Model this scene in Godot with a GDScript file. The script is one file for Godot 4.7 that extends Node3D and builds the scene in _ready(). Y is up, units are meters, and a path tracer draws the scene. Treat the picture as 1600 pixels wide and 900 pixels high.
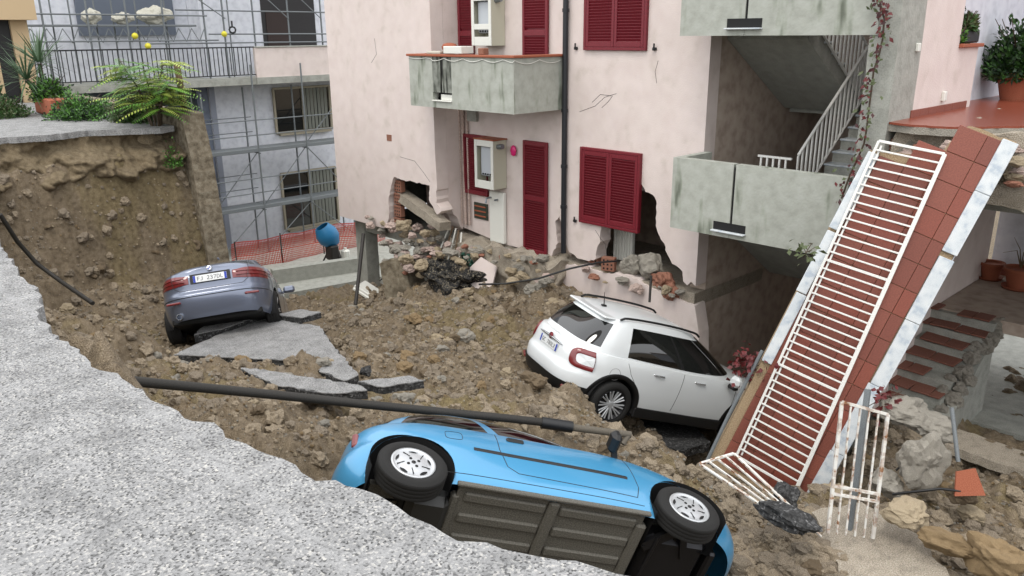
extends Node3D

# ---------------------------------------------------------------- mesh builder
class MB:
	var v := PackedVector3Array()
	var n := PackedVector3Array()
	var t := PackedVector2Array()
	var k := PackedColorArray()
	var i := PackedInt32Array()
	var col := Color(1, 1, 1)
	var use_col := false
	func add(p: Vector3, nn: Vector3, uv := Vector2.ZERO) -> int:
		v.append(p); n.append(nn); t.append(uv)
		if use_col: k.append(col)
		return v.size() - 1
	func tri(a: Vector3, b: Vector3, c: Vector3):
		var nn := (b - a).cross(c - a).normalized()
		var s := v.size()
		add(a, nn); add(b, nn); add(c, nn)
		i.append_array(PackedInt32Array([s, s + 2, s + 1]))
	func quad(a: Vector3, b: Vector3, c: Vector3, d: Vector3):
		var nn := (c - a).cross(d - b).normalized()
		var s := v.size()
		add(a, nn, Vector2(0, 1)); add(b, nn, Vector2(1, 1)); add(c, nn, Vector2(1, 0)); add(d, nn, Vector2(0, 0))
		i.append_array(PackedInt32Array([s, s + 2, s + 1, s, s + 3, s + 2]))
	func box(c: Vector3, s: Vector3, b := Basis()):
		var p := []
		for q in 8:
			p.append(c + b * (Vector3((q & 1) - .5, ((q >> 1) & 1) - .5, ((q >> 2) & 1) - .5) * s))
		quad(p[4], p[5], p[7], p[6]); quad(p[1], p[0], p[2], p[3])
		quad(p[5], p[1], p[3], p[7]); quad(p[0], p[4], p[6], p[2])
		quad(p[6], p[7], p[3], p[2]); quad(p[0], p[1], p[5], p[4])
	func span(a: Vector3, b: Vector3):                # box between two corners
		box((a + b) * .5, (b - a).abs())
	func cbox(c: Vector3, s: Vector3, ch: float, b := Basis()):   # box with chamfered edges
		var h := s * .5
		var m := Vector3(h.x - ch, h.y - ch, h.z - ch)
		for ax in 3:
			for sg in [-1.0, 1.0]:
				var u := (ax + 1) % 3
				var w := (ax + 2) % 3
				var q := []
				for e in [[-1, -1], [1, -1], [1, 1], [-1, 1]]:
					var p := Vector3()
					p[ax] = sg * h[ax]; p[u] = e[0] * m[u] * sg; p[w] = e[1] * m[w]
					q.append(c + b * p)
				quad(q[0], q[1], q[2], q[3])
		for ax in 3:
			var u := (ax + 1) % 3
			var w := (ax + 2) % 3
			for su in [-1.0, 1.0]:
				for sw in [-1.0, 1.0]:
					var p1 := Vector3(); var p2 := Vector3(); var p3 := Vector3(); var p4 := Vector3()
					p1[ax] = -m[ax]; p1[u] = su * h[u]; p1[w] = sw * m[w]
					p2[ax] = m[ax]; p2[u] = su * h[u]; p2[w] = sw * m[w]
					p3[ax] = m[ax]; p3[u] = su * m[u]; p3[w] = sw * h[w]
					p4[ax] = -m[ax]; p4[u] = su * m[u]; p4[w] = sw * h[w]
					if su * sw > 0: quad(c + b * p1, c + b * p2, c + b * p3, c + b * p4)
					else: quad(c + b * p4, c + b * p3, c + b * p2, c + b * p1)
		for sx in [-1.0, 1.0]:
			for sy in [-1.0, 1.0]:
				for sz in [-1.0, 1.0]:
					var a := c + b * Vector3(sx * h.x, sy * m.y, sz * m.z)
					var d := c + b * Vector3(sx * m.x, sy * h.y, sz * m.z)
					var e := c + b * Vector3(sx * m.x, sy * m.y, sz * h.z)
					if sx * sy * sz > 0: tri(a, d, e)
					else: tri(a, e, d)
	func beam(a: Vector3, b: Vector3, w: float, h: float, up := Vector3.UP, ch := 0.0):   # bar from a to b
		var d := b - a
		var z := d.normalized()
		var x := up.cross(z)
		if x.length() < .01: x = Vector3.RIGHT.cross(z)
		x = x.normalized()
		var bs := Basis(x, z.cross(x), z)
		if ch > 0: cbox((a + b) * .5, Vector3(w, h, d.length()), ch, bs)
		else: box((a + b) * .5, Vector3(w, h, d.length()), bs)
	func tube(p: Array, r, sides := 8, caps := true):
		var rings := []
		var m := p.size()
		var ref := Vector3(.31, .9, .27).normalized()
		for q in m:
			var d: Vector3 = (p[min(q + 1, m - 1)] - p[max(q - 1, 0)]).normalized()
			var x := ref.cross(d).normalized()
			var y := d.cross(x)
			ref = y
			var rr: float = r[q] if r is Array else r
			var s := v.size()
			for a in sides:
				var an := TAU * a / sides
				var nn := x * cos(an) + y * sin(an)
				add(p[q] + nn * rr, nn, Vector2(float(a) / sides, q))
			rings.append(s)
		for q in m - 1:
			for a in sides:
				var b := (a + 1) % sides
				i.append_array(PackedInt32Array([rings[q] + a, rings[q + 1] + b, rings[q] + b, rings[q] + a, rings[q + 1] + a, rings[q + 1] + b]))
		if caps:
			for e in 2:
				var s: int = rings[0] if e == 0 else rings[m - 1]
				var d: Vector3 = (p[0] - p[1]).normalized() if e == 0 else (p[m - 1] - p[m - 2]).normalized()
				var b0 := v.size()
				for a in sides: add(v[s + a], d)
				for a in range(1, sides - 1):
					if e == 0: i.append_array(PackedInt32Array([b0, b0 + a, b0 + a + 1]))
					else: i.append_array(PackedInt32Array([b0, b0 + a + 1, b0 + a]))
	func ext(poly: PackedVector2Array, z0: float, z1: float, xf := Transform3D()):   # prism of an outline, z0 back, z1 front
		if Geometry2D.is_polygon_clockwise(poly): poly.reverse()
		var ix := Geometry2D.triangulate_polygon(poly)
		for q in range(0, ix.size(), 3):
			var a := poly[ix[q]]; var b := poly[ix[q + 1]]; var c := poly[ix[q + 2]]
			if (b - a).cross(c - a) < 0:
				var w := b; b = c; c = w
			tri(xf * Vector3(a.x, a.y, z1), xf * Vector3(b.x, b.y, z1), xf * Vector3(c.x, c.y, z1))
			tri(xf * Vector3(a.x, a.y, z0), xf * Vector3(c.x, c.y, z0), xf * Vector3(b.x, b.y, z0))
		for q in poly.size():
			var a := poly[q]; var b := poly[(q + 1) % poly.size()]
			quad(xf * Vector3(a.x, a.y, z0), xf * Vector3(b.x, b.y, z0), xf * Vector3(b.x, b.y, z1), xf * Vector3(a.x, a.y, z1))
	func grid(rows: Array, closed := false, keep: PackedByteArray = PackedByteArray()):   # smooth sheet through rows of points
		var nr := rows.size(); var nc: int = rows[0].size()
		var s := v.size()
		for r in nr:
			for c in nc:
				var l: Vector3 = rows[r][(c - 1 + nc) % nc] if closed else rows[r][max(c - 1, 0)]
				var rt: Vector3 = rows[r][(c + 1) % nc] if closed else rows[r][min(c + 1, nc - 1)]
				var dn: Vector3 = rows[max(r - 1, 0)][c]
				var up: Vector3 = rows[min(r + 1, nr - 1)][c]
				var nn := (rt - l).cross(up - dn)
				nn = nn.normalized() if nn.length() > 1e-12 else Vector3.UP
				add(rows[r][c], nn, Vector2(float(c) / max(nc - 1, 1), float(r) / max(nr - 1, 1)))
		for r in nr - 1:
			for c in (nc if closed else nc - 1):
				if keep.size() > 0 and keep[r * nc + c] == 0: continue
				var c2 := (c + 1) % nc
				var a := s + r * nc + c; var b := s + r * nc + c2; var d := s + (r + 1) * nc + c; var e := s + (r + 1) * nc + c2
				i.append_array(PackedInt32Array([a, e, b, a, d, e]))
	func lathe(prof: Array, seg: int, xf: Transform3D):   # profile of (radius, height) turned about local y
		var rows := []
		for p in prof:
			var row := PackedVector3Array()
			for a in seg:
				var an := TAU * a / seg
				row.append(xf * Vector3(cos(an) * p.x, p.y, -sin(an) * p.x))
			rows.append(row)
		grid(rows, true)
	func disc(c: Vector3, nn: Vector3, r: float, seg := 20):
		var x := nn.cross(Vector3(.3, .8, .5)).normalized()
		var y := nn.cross(x)
		var s := v.size()
		add(c, nn)
		for a in seg: add(c + (x * cos(TAU * a / seg) + y * sin(TAU * a / seg)) * r, nn)
		for a in seg: i.append_array(PackedInt32Array([s, s + 1 + (a + 1) % seg, s + 1 + a]))
	func mesh(m: Material) -> ArrayMesh:
		var am := ArrayMesh.new()
		if v.is_empty(): return am
		var a := []
		a.resize(Mesh.ARRAY_MAX)
		a[Mesh.ARRAY_VERTEX] = v; a[Mesh.ARRAY_NORMAL] = n; a[Mesh.ARRAY_TEX_UV] = t; a[Mesh.ARRAY_INDEX] = i
		if use_col: a[Mesh.ARRAY_COLOR] = k
		am.add_surface_from_arrays(Mesh.PRIMITIVE_TRIANGLES, a)
		am.surface_set_material(0, m)
		return am

# ---------------------------------------------------------------- scene helpers
var taken := {}
var M := {}
var rng := RandomNumberGenerator.new()
var nz := FastNoiseLite.new()
var nz2 := FastNoiseLite.new()

func numbered(called: String) -> String:
	if not taken.has(called):
		taken[called] = 0
		return called
	taken[called] += 1
	return "%s_%03d" % [called, taken[called]]

func tag(o: Node, label: String, category: String, group := "", kind := ""):
	o.set_meta("label", label)
	if category: o.set_meta("category", category)
	if group: o.set_meta("group", group)
	if kind: o.set_meta("kind", kind)
	return o

func thing(called: String, label: String, category: String, at := Transform3D(), group := "") -> Node3D:
	var o := Node3D.new()
	o.name = numbered(called)
	add_child(o)
	o.transform = at
	tag(o, label, category, group)
	return o

func part(called: String, mesh, m: Material, parent: Node, at := Transform3D(), label := "") -> MeshInstance3D:
	var o := MeshInstance3D.new()
	o.name = called
	o.mesh = mesh.mesh(m) if mesh is MB else mesh
	if not mesh is MB and m: o.material_override = m
	o.transform = at
	o.cast_shadow = GeometryInstance3D.SHADOW_CASTING_SETTING_ON
	parent.add_child(o, true)
	if label: o.set_meta("label", label)
	return o

func solo(called: String, mesh, m: Material, label: String, category: String, at := Transform3D(), group := "") -> MeshInstance3D:
	var o := part(numbered(called), mesh, m, self, at)
	tag(o, label, category, group)
	return o

func setting(called: String, mesh, m: Material, label := "") -> MeshInstance3D:
	var o := part(numbered(called), mesh, m, self)
	o.set_meta("kind", "structure")
	if label: o.set_meta("label", label)
	return o

func noise(seed_: int, freq: float, kind := FastNoiseLite.TYPE_SIMPLEX_SMOOTH, oct := 4, ret := -1) -> FastNoiseLite:
	var f := FastNoiseLite.new()
	f.seed = seed_; f.frequency = freq; f.noise_type = kind
	f.fractal_type = FastNoiseLite.FRACTAL_FBM if oct > 1 else FastNoiseLite.FRACTAL_NONE
	f.fractal_octaves = oct
	if ret >= 0: f.cellular_return_type = ret
	return f

func ntex(f: FastNoiseLite, cols: Array, size := 512, normal := 0.0) -> NoiseTexture2D:
	var x := NoiseTexture2D.new()
	x.width = size; x.height = size; x.seamless = true; x.noise = f
	if normal > 0:
		x.as_normal_map = true; x.bump_strength = normal
	elif cols.size() > 0:
		var g := Gradient.new()
		var offs := PackedFloat32Array(); var cc := PackedColorArray()
		for q in cols.size():
			offs.append(cols[q][0]); cc.append(cols[q][1])
		g.offsets = offs; g.colors = cc
		x.color_ramp = g
	return x

func plain(c: Color, rough := .6, metal := 0.0) -> StandardMaterial3D:
	var m := StandardMaterial3D.new()
	m.albedo_color = c; m.roughness = rough; m.metallic = metal
	return m

# surface whose colour varies by a noise ramp; a second ramp at another scale multiplies it; relief from a third
func grainy(f: FastNoiseLite, cols: Array, metres: float, rough := .85, f2: FastNoiseLite = null, cols2 := [], metres2 := 3.0, relief := 0.0, frel: FastNoiseLite = null, world := true, size := 512) -> StandardMaterial3D:
	var m := StandardMaterial3D.new()
	m.albedo_texture = ntex(f, cols, size)
	m.roughness = rough
	m.uv1_triplanar = true; m.uv1_world_triplanar = world
	m.uv1_scale = Vector3.ONE / metres
	if f2:
		m.detail_enabled = true
		m.detail_blend_mode = BaseMaterial3D.BLEND_MODE_MUL
		m.detail_uv_layer = BaseMaterial3D.DETAIL_UV_2
		m.detail_albedo = ntex(f2, cols2, size)
		m.uv2_triplanar = true; m.uv2_world_triplanar = world
		m.uv2_scale = Vector3.ONE / metres2
	if relief > 0:
		m.heightmap_enabled = true
		m.heightmap_scale = relief
		m.heightmap_texture = ntex(frel if frel else f, [], size)
	return m

func g(x: float) -> Color: return Color(x, x, x)

var FLAT := Transform3D(Basis(Vector3(1, 0, 0), Vector3(0, 0, -1), Vector3(0, 1, 0)), Vector3.ZERO)   # outline (x, -z), raised along y
var SIDE := Transform3D(Basis(Vector3(0, 0, -1), Vector3(0, 1, 0), Vector3(1, 0, 0)), Vector3.ZERO)   # outline (-z, y), thick along x

func flat(p: PackedVector2Array) -> PackedVector2Array:
	var r := PackedVector2Array()
	for q in p: r.append(Vector2(q.x, -q.y))
	return r

func ragged(p: PackedVector2Array, step: float, amp: float, from := 0, upto := 9999) -> PackedVector2Array:   # breaks the edges of an outline
	var r := PackedVector2Array()
	for q in p.size():
		var a := p[q]; var b := p[(q + 1) % p.size()]
		r.append(a)
		if q < from or q >= upto: continue
		var d := b - a
		var m := int(d.length() / step)
		for s in range(1, m):
			r.append(a + d * ((s + rng.randf_range(-.3, .3)) / m) + d.orthogonal().normalized() * rng.randf_range(-amp, amp))
	return r

func T(p: Vector3, b := Basis()) -> Transform3D: return Transform3D(b, p)

# ---------------------------------------------------------------- terrain
var hx0 := -26.0
var hz0 := -20.0
var hs := .25
var hw := 128
var hd := 84
var hg := PackedFloat32Array()

func make_heights():
	var cp := [
		# near side of the hollow, below the edge of the road
		Vector3(-15.5, -2.2, -2.5), Vector3(-13, -2.2, -2.3), Vector3(-10.5, -2.3, -2.3), Vector3(-8, -2.3, -2.5), Vector3(-6, -2.2, -2.6), Vector3(-4.6, -2.3, -2.3),
		Vector3(-15.6, -2.7, -4), Vector3(-15.6, -2.85, -5.4), Vector3(-14.6, -2.9, -3.6), Vector3(-14.2, -3.0, -4.6), Vector3(-11, -2.9, -3.4),
		Vector3(-15.07, -2.20, -3.35), Vector3(-12.13, -2.45, -3.29), Vector3(-9.59, -2.35, -3.23), Vector3(-7.73, -2.20, -3.19), Vector3(-6.95, -2.30, -3.43),
		# under the grey car
		Vector3(-12.9, -3.25, -4.7), Vector3(-12.0, -3.5, -5.8), Vector3(-11.2, -3.45, -4.9), Vector3(-14.5, -4.4, -6.9), Vector3(-13.4, -3.95, -6.3), Vector3(-15.4, -3.0, -6.4), Vector3(-12.6, -3.9, -7.2),
		# down to the court on the left
		Vector3(-18.13, -4.50, -9.55), Vector3(-18.38, -4.70, -11.83), Vector3(-18.32, -4.60, -10.59), Vector3(-19, -5.7, -12), Vector3(-22, -5.9, -12), Vector3(-18, -5.5, -9), Vector3(-16, -5.0, -8.4), Vector3(-22, -5.9, -16), Vector3(-26, -5.9, -9), Vector3(-18, -5.2, -14), Vector3(-26, -6, -18),
		# heap before the house
		Vector3(-15.45, -3.95, -8.41), Vector3(-12.98, -3.60, -7.71), Vector3(-14.50, -4.10, -9.97), Vector3(-12.55, -3.50, -10.25), Vector3(-11.40, -3.12, -10.30), Vector3(-9.62, -2.95, -10.44), Vector3(-10.84, -3.40, -8.09), Vector3(-9.71, -3.20, -9.37), Vector3(-8.54, -3.25, -8.97), Vector3(-10.68, -3.30, -7.03),
		Vector3(-8.31, -2.95, -6.73), Vector3(-7.10, -2.80, -6.84), Vector3(-6.69, -2.95, -7.28), Vector3(-8.93, -2.90, -5.64), Vector3(-9.13, -2.75, -4.96), Vector3(-10.49, -2.85, -4.91),
		Vector3(-13, -3.5, -11.5), Vector3(-9, -3.1, -11.6),
		# ridge behind the blue car
		Vector3(-7.82, -2.30, -3.83), Vector3(-7.13, -2.25, -4.15), Vector3(-6.82, -2.30, -4.60), Vector3(-6.35, -2.40, -5.13), Vector3(-5.57, -2.50, -5.85), Vector3(-5.01, -2.65, -6.29), Vector3(-4.56, -2.90, -6.87), Vector3(-4.20, -3.10, -7.12),
		# pit of the blue car
		Vector3(-7.36, -2.80, -4.33), Vector3(-7.38, -3.25, -4.44), Vector3(-4.4, -3.75, -3.6), Vector3(-3.4, -3.8, -4.4), Vector3(-2.6, -3.9, -5.2), Vector3(-4.6, -3.6, -4.4), Vector3(-3.8, -3.7, -5.0), Vector3(-2.8, -3.6, -3.2), Vector3(-1.8, -3.6, -3.6), Vector3(-4.9, -3.5, -3.1),
		# white car
		Vector3(-7.2, -4.05, -8.3), Vector3(-6.3, -4.1, -8.5), Vector3(-6.8, -4.5, -9.8), Vector3(-6.2, -5.0, -10.8), Vector3(-5.6, -5.1, -11.6), Vector3(-5.4, -4.9, -9.6), Vector3(-5.0, -4.6, -8.4), Vector3(-5.6, -5.3, -13.5), Vector3(-4.6, -4.3, -7.6), Vector3(-7.9, -3.4, -9.4), Vector3(-8.2, -3.2, -8.4),
		# right foreground
		Vector3(-3.19, -3.20, -6.58), Vector3(-2.69, -3.20, -6.93), Vector3(-2.26, -3.20, -7.37), Vector3(-1.76, -3.15, -7.62), Vector3(-1.31, -3.10, -7.71), Vector3(-2.37, -3.30, -9.14), Vector3(-1.67, -3.35, -9.22), Vector3(-3.03, -3.60, -10.52), Vector3(-2.09, -3.70, -11.00), Vector3(-2.65, -3.80, -11.67), Vector3(-3.41, -3.40, -7.58), Vector3(-4.07, -3.60, -7.93),
		Vector3(-3.5, -4.0, -9.5), Vector3(-2.5, -3.9, -10.5), Vector3(-2.2, -4.0, -12.5), Vector3(-3, -4.0, -15), Vector3(0, -3.9, -13), Vector3(0.5, -3.6, -9), Vector3(0, -3.0, -5), Vector3(.5, -2.8, -3.2), Vector3(3, -3.2, -8), Vector3(-.6, -2.9, -4), Vector3(4, -3, -3)]
	hg.resize(hw * hd)
	for b in hd:
		for a in hw:
			var x := hx0 + a * hs
			var z := hz0 + b * hs
			var sw := 0.0
			var sy := 0.0
			for p in cp:
				var d: float = (p.x - x) * (p.x - x) + (p.z - z) * (p.z - z) + .02
				var w := 1.0 / (d * d)
				sw += w; sy += w * p.y
			hg[b * hw + a] = sy / sw

func height0(x: float, z: float) -> float:
	var fx := clampf((x - hx0) / hs, 0, hw - 1.01)
	var fz := clampf((z - hz0) / hs, 0, hd - 1.01)
	var a := int(fx); var b := int(fz)
	fx -= a; fz -= b
	return lerpf(lerpf(hg[b * hw + a], hg[b * hw + a + 1], fx), lerpf(hg[(b + 1) * hw + a], hg[(b + 1) * hw + a + 1], fx), fz)

var nA: FastNoiseLite
var nB: FastNoiseLite
var nC: FastNoiseLite
var nD: FastNoiseLite
var nE: FastNoiseLite
func height(x: float, z: float) -> float:
	var h := height0(x, z)
	# the hollow's sides climb to the road and to the standing bank
	var e := smoothstep(-2.1, -1.35, z + .12 * nA.get_noise_2d(x * 2.0, 7.0))
	if x < 2.5: h = lerpf(h, -.35, e)
	var left := smoothstep(-15.2, -16.1, x) * smoothstep(-7.2, -6.6, z)
	h = lerpf(h, -.5, left)
	var court := smoothstep(-17.5, -19.5, x) * smoothstep(-6.5, -7.5, z)
	var amp := 1.0 - .9 * court
	h += amp * (.20 * nA.get_noise_2d(x, z) + .10 * nB.get_noise_2d(x, z))
	var cell := nC.get_noise_2d(x + .15 * nB.get_noise_2d(z, x), z)
	h += amp * (-.22 * cell - .13 - .10 * nE.get_noise_2d(x, z) - .04 + .035 * nD.get_noise_2d(x, z))
	return h

func stone_mesh(seed_: int, sub := 2, rough := .3) -> ArrayMesh:      # an angular lump of unit size
	# split faces of a broken stone: the nearest of a dozen random planes, then a little roughness
	var f2 := noise(seed_ + 5, 1.3, FastNoiseLite.TYPE_SIMPLEX_SMOOTH, 4)
	var rg := RandomNumberGenerator.new()
	rg.seed = seed_
	var cuts := []
	for q in 13: cuts.append([Vector3(rg.randfn(), rg.randfn(), rg.randfn()).normalized(), rg.randf_range(.33, .5)])
	var b := MB.new()
	var ph := (1.0 + sqrt(5.0)) * .5
	var vs := [Vector3(-1, ph, 0), Vector3(1, ph, 0), Vector3(-1, -ph, 0), Vector3(1, -ph, 0), Vector3(0, -1, ph), Vector3(0, 1, ph), Vector3(0, -1, -ph), Vector3(0, 1, -ph), Vector3(ph, 0, -1), Vector3(ph, 0, 1), Vector3(-ph, 0, -1), Vector3(-ph, 0, 1)]
	var fs := [[0, 11, 5], [0, 5, 1], [0, 1, 7], [0, 7, 10], [0, 10, 11], [1, 5, 9], [5, 11, 4], [11, 10, 2], [10, 7, 6], [7, 1, 8], [3, 9, 4], [3, 4, 2], [3, 2, 6], [3, 6, 8], [3, 8, 9], [4, 9, 5], [2, 4, 11], [6, 2, 10], [8, 6, 7], [9, 8, 1]]
	for f0 in fs:
		var ts := [[vs[f0[0]].normalized(), vs[f0[1]].normalized(), vs[f0[2]].normalized()]]
		for q in sub:
			var nt := []
			for t3 in ts:
				var ab: Vector3 = (t3[0] + t3[1]).normalized(); var bc: Vector3 = (t3[1] + t3[2]).normalized(); var ca: Vector3 = (t3[2] + t3[0]).normalized()
				nt.append_array([[t3[0], ab, ca], [ab, t3[1], bc], [ca, bc, t3[2]], [ab, bc, ca]])
			ts = nt
		for t3 in ts:
			var w := []
			for p in t3:
				var r := .56
				for c in cuts:
					var e: float = p.dot(c[0])
					if e > .05: r = minf(r, c[1] / e)
				w.append(p * (r + rough * f2.get_noise_3d(p.x, p.y, p.z)))
			b.tri(w[0], w[1], w[2])
	return b.mesh(null)

func make_terrain():
	nA = noise(11, .45, FastNoiseLite.TYPE_SIMPLEX_SMOOTH, 3)
	nB = noise(12, 1.5, FastNoiseLite.TYPE_SIMPLEX_SMOOTH, 3)
	nC = noise(13, 2.6, FastNoiseLite.TYPE_CELLULAR, 2, FastNoiseLite.RETURN_DISTANCE)
	nD = noise(14, 6.0, FastNoiseLite.TYPE_SIMPLEX_SMOOTH, 3)
	nE = noise(15, 6.5, FastNoiseLite.TYPE_CELLULAR, 2, FastNoiseLite.RETURN_DISTANCE)
	make_heights()
	var patch := noise(21, .35, FastNoiseLite.TYPE_SIMPLEX_SMOOTH, 3)
	var patch2 := noise(22, 1.7, FastNoiseLite.TYPE_SIMPLEX_SMOOTH, 3)
	var b := MB.new()
	b.use_col = true
	var step := .04
	var nx := int(20.6 / step); var nzz := int(14.4 / step)
	var x0 := -17.6; var z0 := -15.6
	var ys := PackedFloat32Array()
	ys.resize((nx + 1) * (nzz + 1))
	for r in nzz + 1:
		for c in nx + 1:
			ys[r * (nx + 1) + c] = height(x0 + c * step, z0 + r * step)
	for r in nzz + 1:
		for c in nx + 1:
			var x := x0 + c * step; var z := z0 + r * step
			var l := ys[r * (nx + 1) + max(c - 1, 0)]; var rr := ys[r * (nx + 1) + min(c + 1, nx)]
			var d := ys[max(r - 1, 0) * (nx + 1) + c]; var u := ys[min(r + 1, nzz) * (nx + 1) + c]
			var p := patch.get_noise_2d(x, z)
			var p2 := patch2.get_noise_2d(x, z)
			var och := smoothstep(.12, .4, p + .35 * p2)                # ochre clay and pale crushed limestone lie in patches
			var pale := smoothstep(.1, .35, -p + .5 * p2)
			var lime := smoothstep(1.25, .55, Vector2((x + 2.9) * .8, z + 6.6).length() + .8 * p2)       # heap of crushed limestone
			for lp in [Vector3(-7.01, -2.40, -4.14), Vector3(-9.14, -2.70, -4.50)]: lime = maxf(lime, smoothstep(.95, .4, Vector2(x - lp.x, z - lp.z).length() + .8 * p2))
			for lp in [Vector3(-6.96, -2.50, -5.53), Vector3(-10.19, -2.40, -3.37)]: och = maxf(och, 1.5 * smoothstep(.95, .45, Vector2(x - lp.x, z - lp.z).length() + .7 * p2))      # yellow clay
			b.col = Color(1, 1, 1).lerp(Color(1.2, 1.02, .74), och * .7).lerp(Color(1.22, 1.16, 1.04), pale * .7).lerp(Color(1.5, 1.38, 1.16), lime)
			# wiggle in plan so the sheet does not read as a grid
			b.add(Vector3(x + .02 * p2, ys[r * (nx + 1) + c], z + .02 * p), Vector3(l - rr, 2 * step, d - u).normalized())
	for r in nzz:
		for c in nx:
			var a := r * (nx + 1) + c
			b.i.append_array(PackedInt32Array([a, a + 1, a + nx + 2, a, a + nx + 2, a + nx + 1]))
	setting("ground", b, M.dirt, "churned brown earth filling the collapsed hollow")
	# ground farther out
	var o := MB.new()
	for q in [[-60.0, -17.5], [2.9, 60.0]]:
		var rows := []
		for r in 40:
			var row := PackedVector3Array()
			for c in 30:
				var x: float = lerpf(q[0], q[1], c / 29.0); var z := lerpf(-70, -1.5, r / 39.0)
				row.append(Vector3(x, -5.95 if x < -17 else minf(height0(x, z), -2.6) - .12, z))
			rows.append(row)
		o.grid(rows)
	var rows2 := []
	for r in 12:
		var row := PackedVector3Array()
		for c in 12: row.append(Vector3(lerpf(-17.6, 3, c / 11.0), -5.6, lerpf(-70, -15.4, r / 11.0)))
		rows2.append(row)
	o.grid(rows2)
	setting("terrain", o, M.dirt)

func make_road():
	var edge := PackedVector2Array([Vector2(6, -2.6), Vector2(1.5, -2.3), Vector2(-.6, -1.9)])
	edge.append_array(PackedVector2Array([Vector2(-1.35, -1.75), Vector2(-1.48, -1.71), Vector2(-1.60, -1.63), Vector2(-1.76, -1.57), Vector2(-1.91, -1.50), Vector2(-2.07, -1.48), Vector2(-2.27, -1.48), Vector2(-2.41, -1.43), Vector2(-2.62, -1.36), Vector2(-2.92, -1.32), Vector2(-3.18, -1.30), Vector2(-3.51, -1.24), Vector2(-3.79, -1.20), Vector2(-4.08, -1.19), Vector2(-4.43, -1.15), Vector2(-4.77, -1.15), Vector2(-5.08, -1.13), Vector2(-5.51, -1.19), Vector2(-5.90, -1.31), Vector2(-6.34, -1.33), Vector2(-7.04, -1.40), Vector2(-7.63, -1.46)]))
	edge.append_array(PackedVector2Array([Vector2(-9.5, -1.75), Vector2(-12, -1.6), Vector2(-14.6, -2.0), Vector2(-15.9, -2.8), Vector2(-16.35, -3.5), Vector2(-16.2, -4.2), Vector2(-16.4, -4.9), Vector2(-16.1, -5.5), Vector2(-15.8, -6.0), Vector2(-16.0, -6.35)]))
	var m := edge.size()
	edge.append_array(PackedVector2Array([Vector2(-45, -6.35), Vector2(-45, 14), Vector2(6, 14)]))
	var p := ragged(edge, .07, .028, 0, m - 1)
	var b := MB.new()
	b.ext(flat(p), -.11, 0, FLAT)
	var road := setting("road", b, M.asphalt, "coarse grey asphalt road with a broken edge")
	# base course of stones and earth under the asphalt, set back a little
	var b2 := MB.new()
	var q := PackedVector2Array()
	for e in edge: q.append(e + Vector2(-.45 if e.x < -14 else 0.0, .07))
	b2.ext(flat(ragged(q, .1, .05, 0, m - 1)), -.75, -.11, FLAT)
	part("base_course", b2, M.dirt_pale, road)
	# loose crumbs of asphalt along the edge
	# standing bank at the far end of the hollow: an uneven, overhanging face of earth
	var bank := MB.new()
	var fb := noise(31, .8, FastNoiseLite.TYPE_SIMPLEX_SMOOTH, 4)
	var fc := noise(32, 2.4, FastNoiseLite.TYPE_CELLULAR, 2, FastNoiseLite.RETURN_DISTANCE)
	bank.use_col = true
	var rows := []
	var fd := noise(33, 5.5, FastNoiseLite.TYPE_CELLULAR, 2, FastNoiseLite.RETURN_DISTANCE)
	var nr := 130; var ncc := 190
	for r in nr:
		var row := PackedVector3Array()
		var y := lerpf(-4.2, -.1, r / float(nr - 1))
		for c in ncc:
			var z := lerpf(-6.75, -1.2, c / float(ncc - 1))
			var dep := 1.1 * pow(clampf((-y - .2) / 3.2, 0, 1.4), 1.5)
			var x := -16.25 + dep + .5 * fb.get_noise_2d(z * 1.3, y * 1.8) - .34 * fc.get_noise_2d(z, y * 1.4) - .2 + .28 * smoothstep(-1.0, -.75, y) * smoothstep(-.2, -.4, y)
			if y > -.5: x = lerpf(x, -16.3 + .1 * fb.get_noise_2d(z * 3, 4.0), smoothstep(-.6, -.12, y))
			x += .09 * sin(y * 7 + 2.0 * fb.get_noise_2d(z, 9.0)) * smoothstep(-3, -1, y)
			x += -.13 * fd.get_noise_2d(z, y) - .08
			row.append(Vector3(x, y, z))
		rows.append(row)
	var s := bank.v.size()
	for r in nr:
		for c in ncc:
			var y: float = rows[r][c].y
			var e := fb.get_noise_2d(rows[r][c].z * .8, y * 2.5)
			bank.col = Color(.80, .77, .73).lerp(Color(1.0, .90, .74), smoothstep(.0, .3, e)).lerp(Color(1.2, 1.08, .92), smoothstep(-1.02, -.92, y + .35 * e))       # sandy fill over darker clay
			bank.k.append(bank.col)
	bank.use_col = false
	bank.grid(rows)
	bank.use_col = true
	setting("earth_bank", bank, M.dirt, "cut face of brown earth under the road at the far end")

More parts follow.
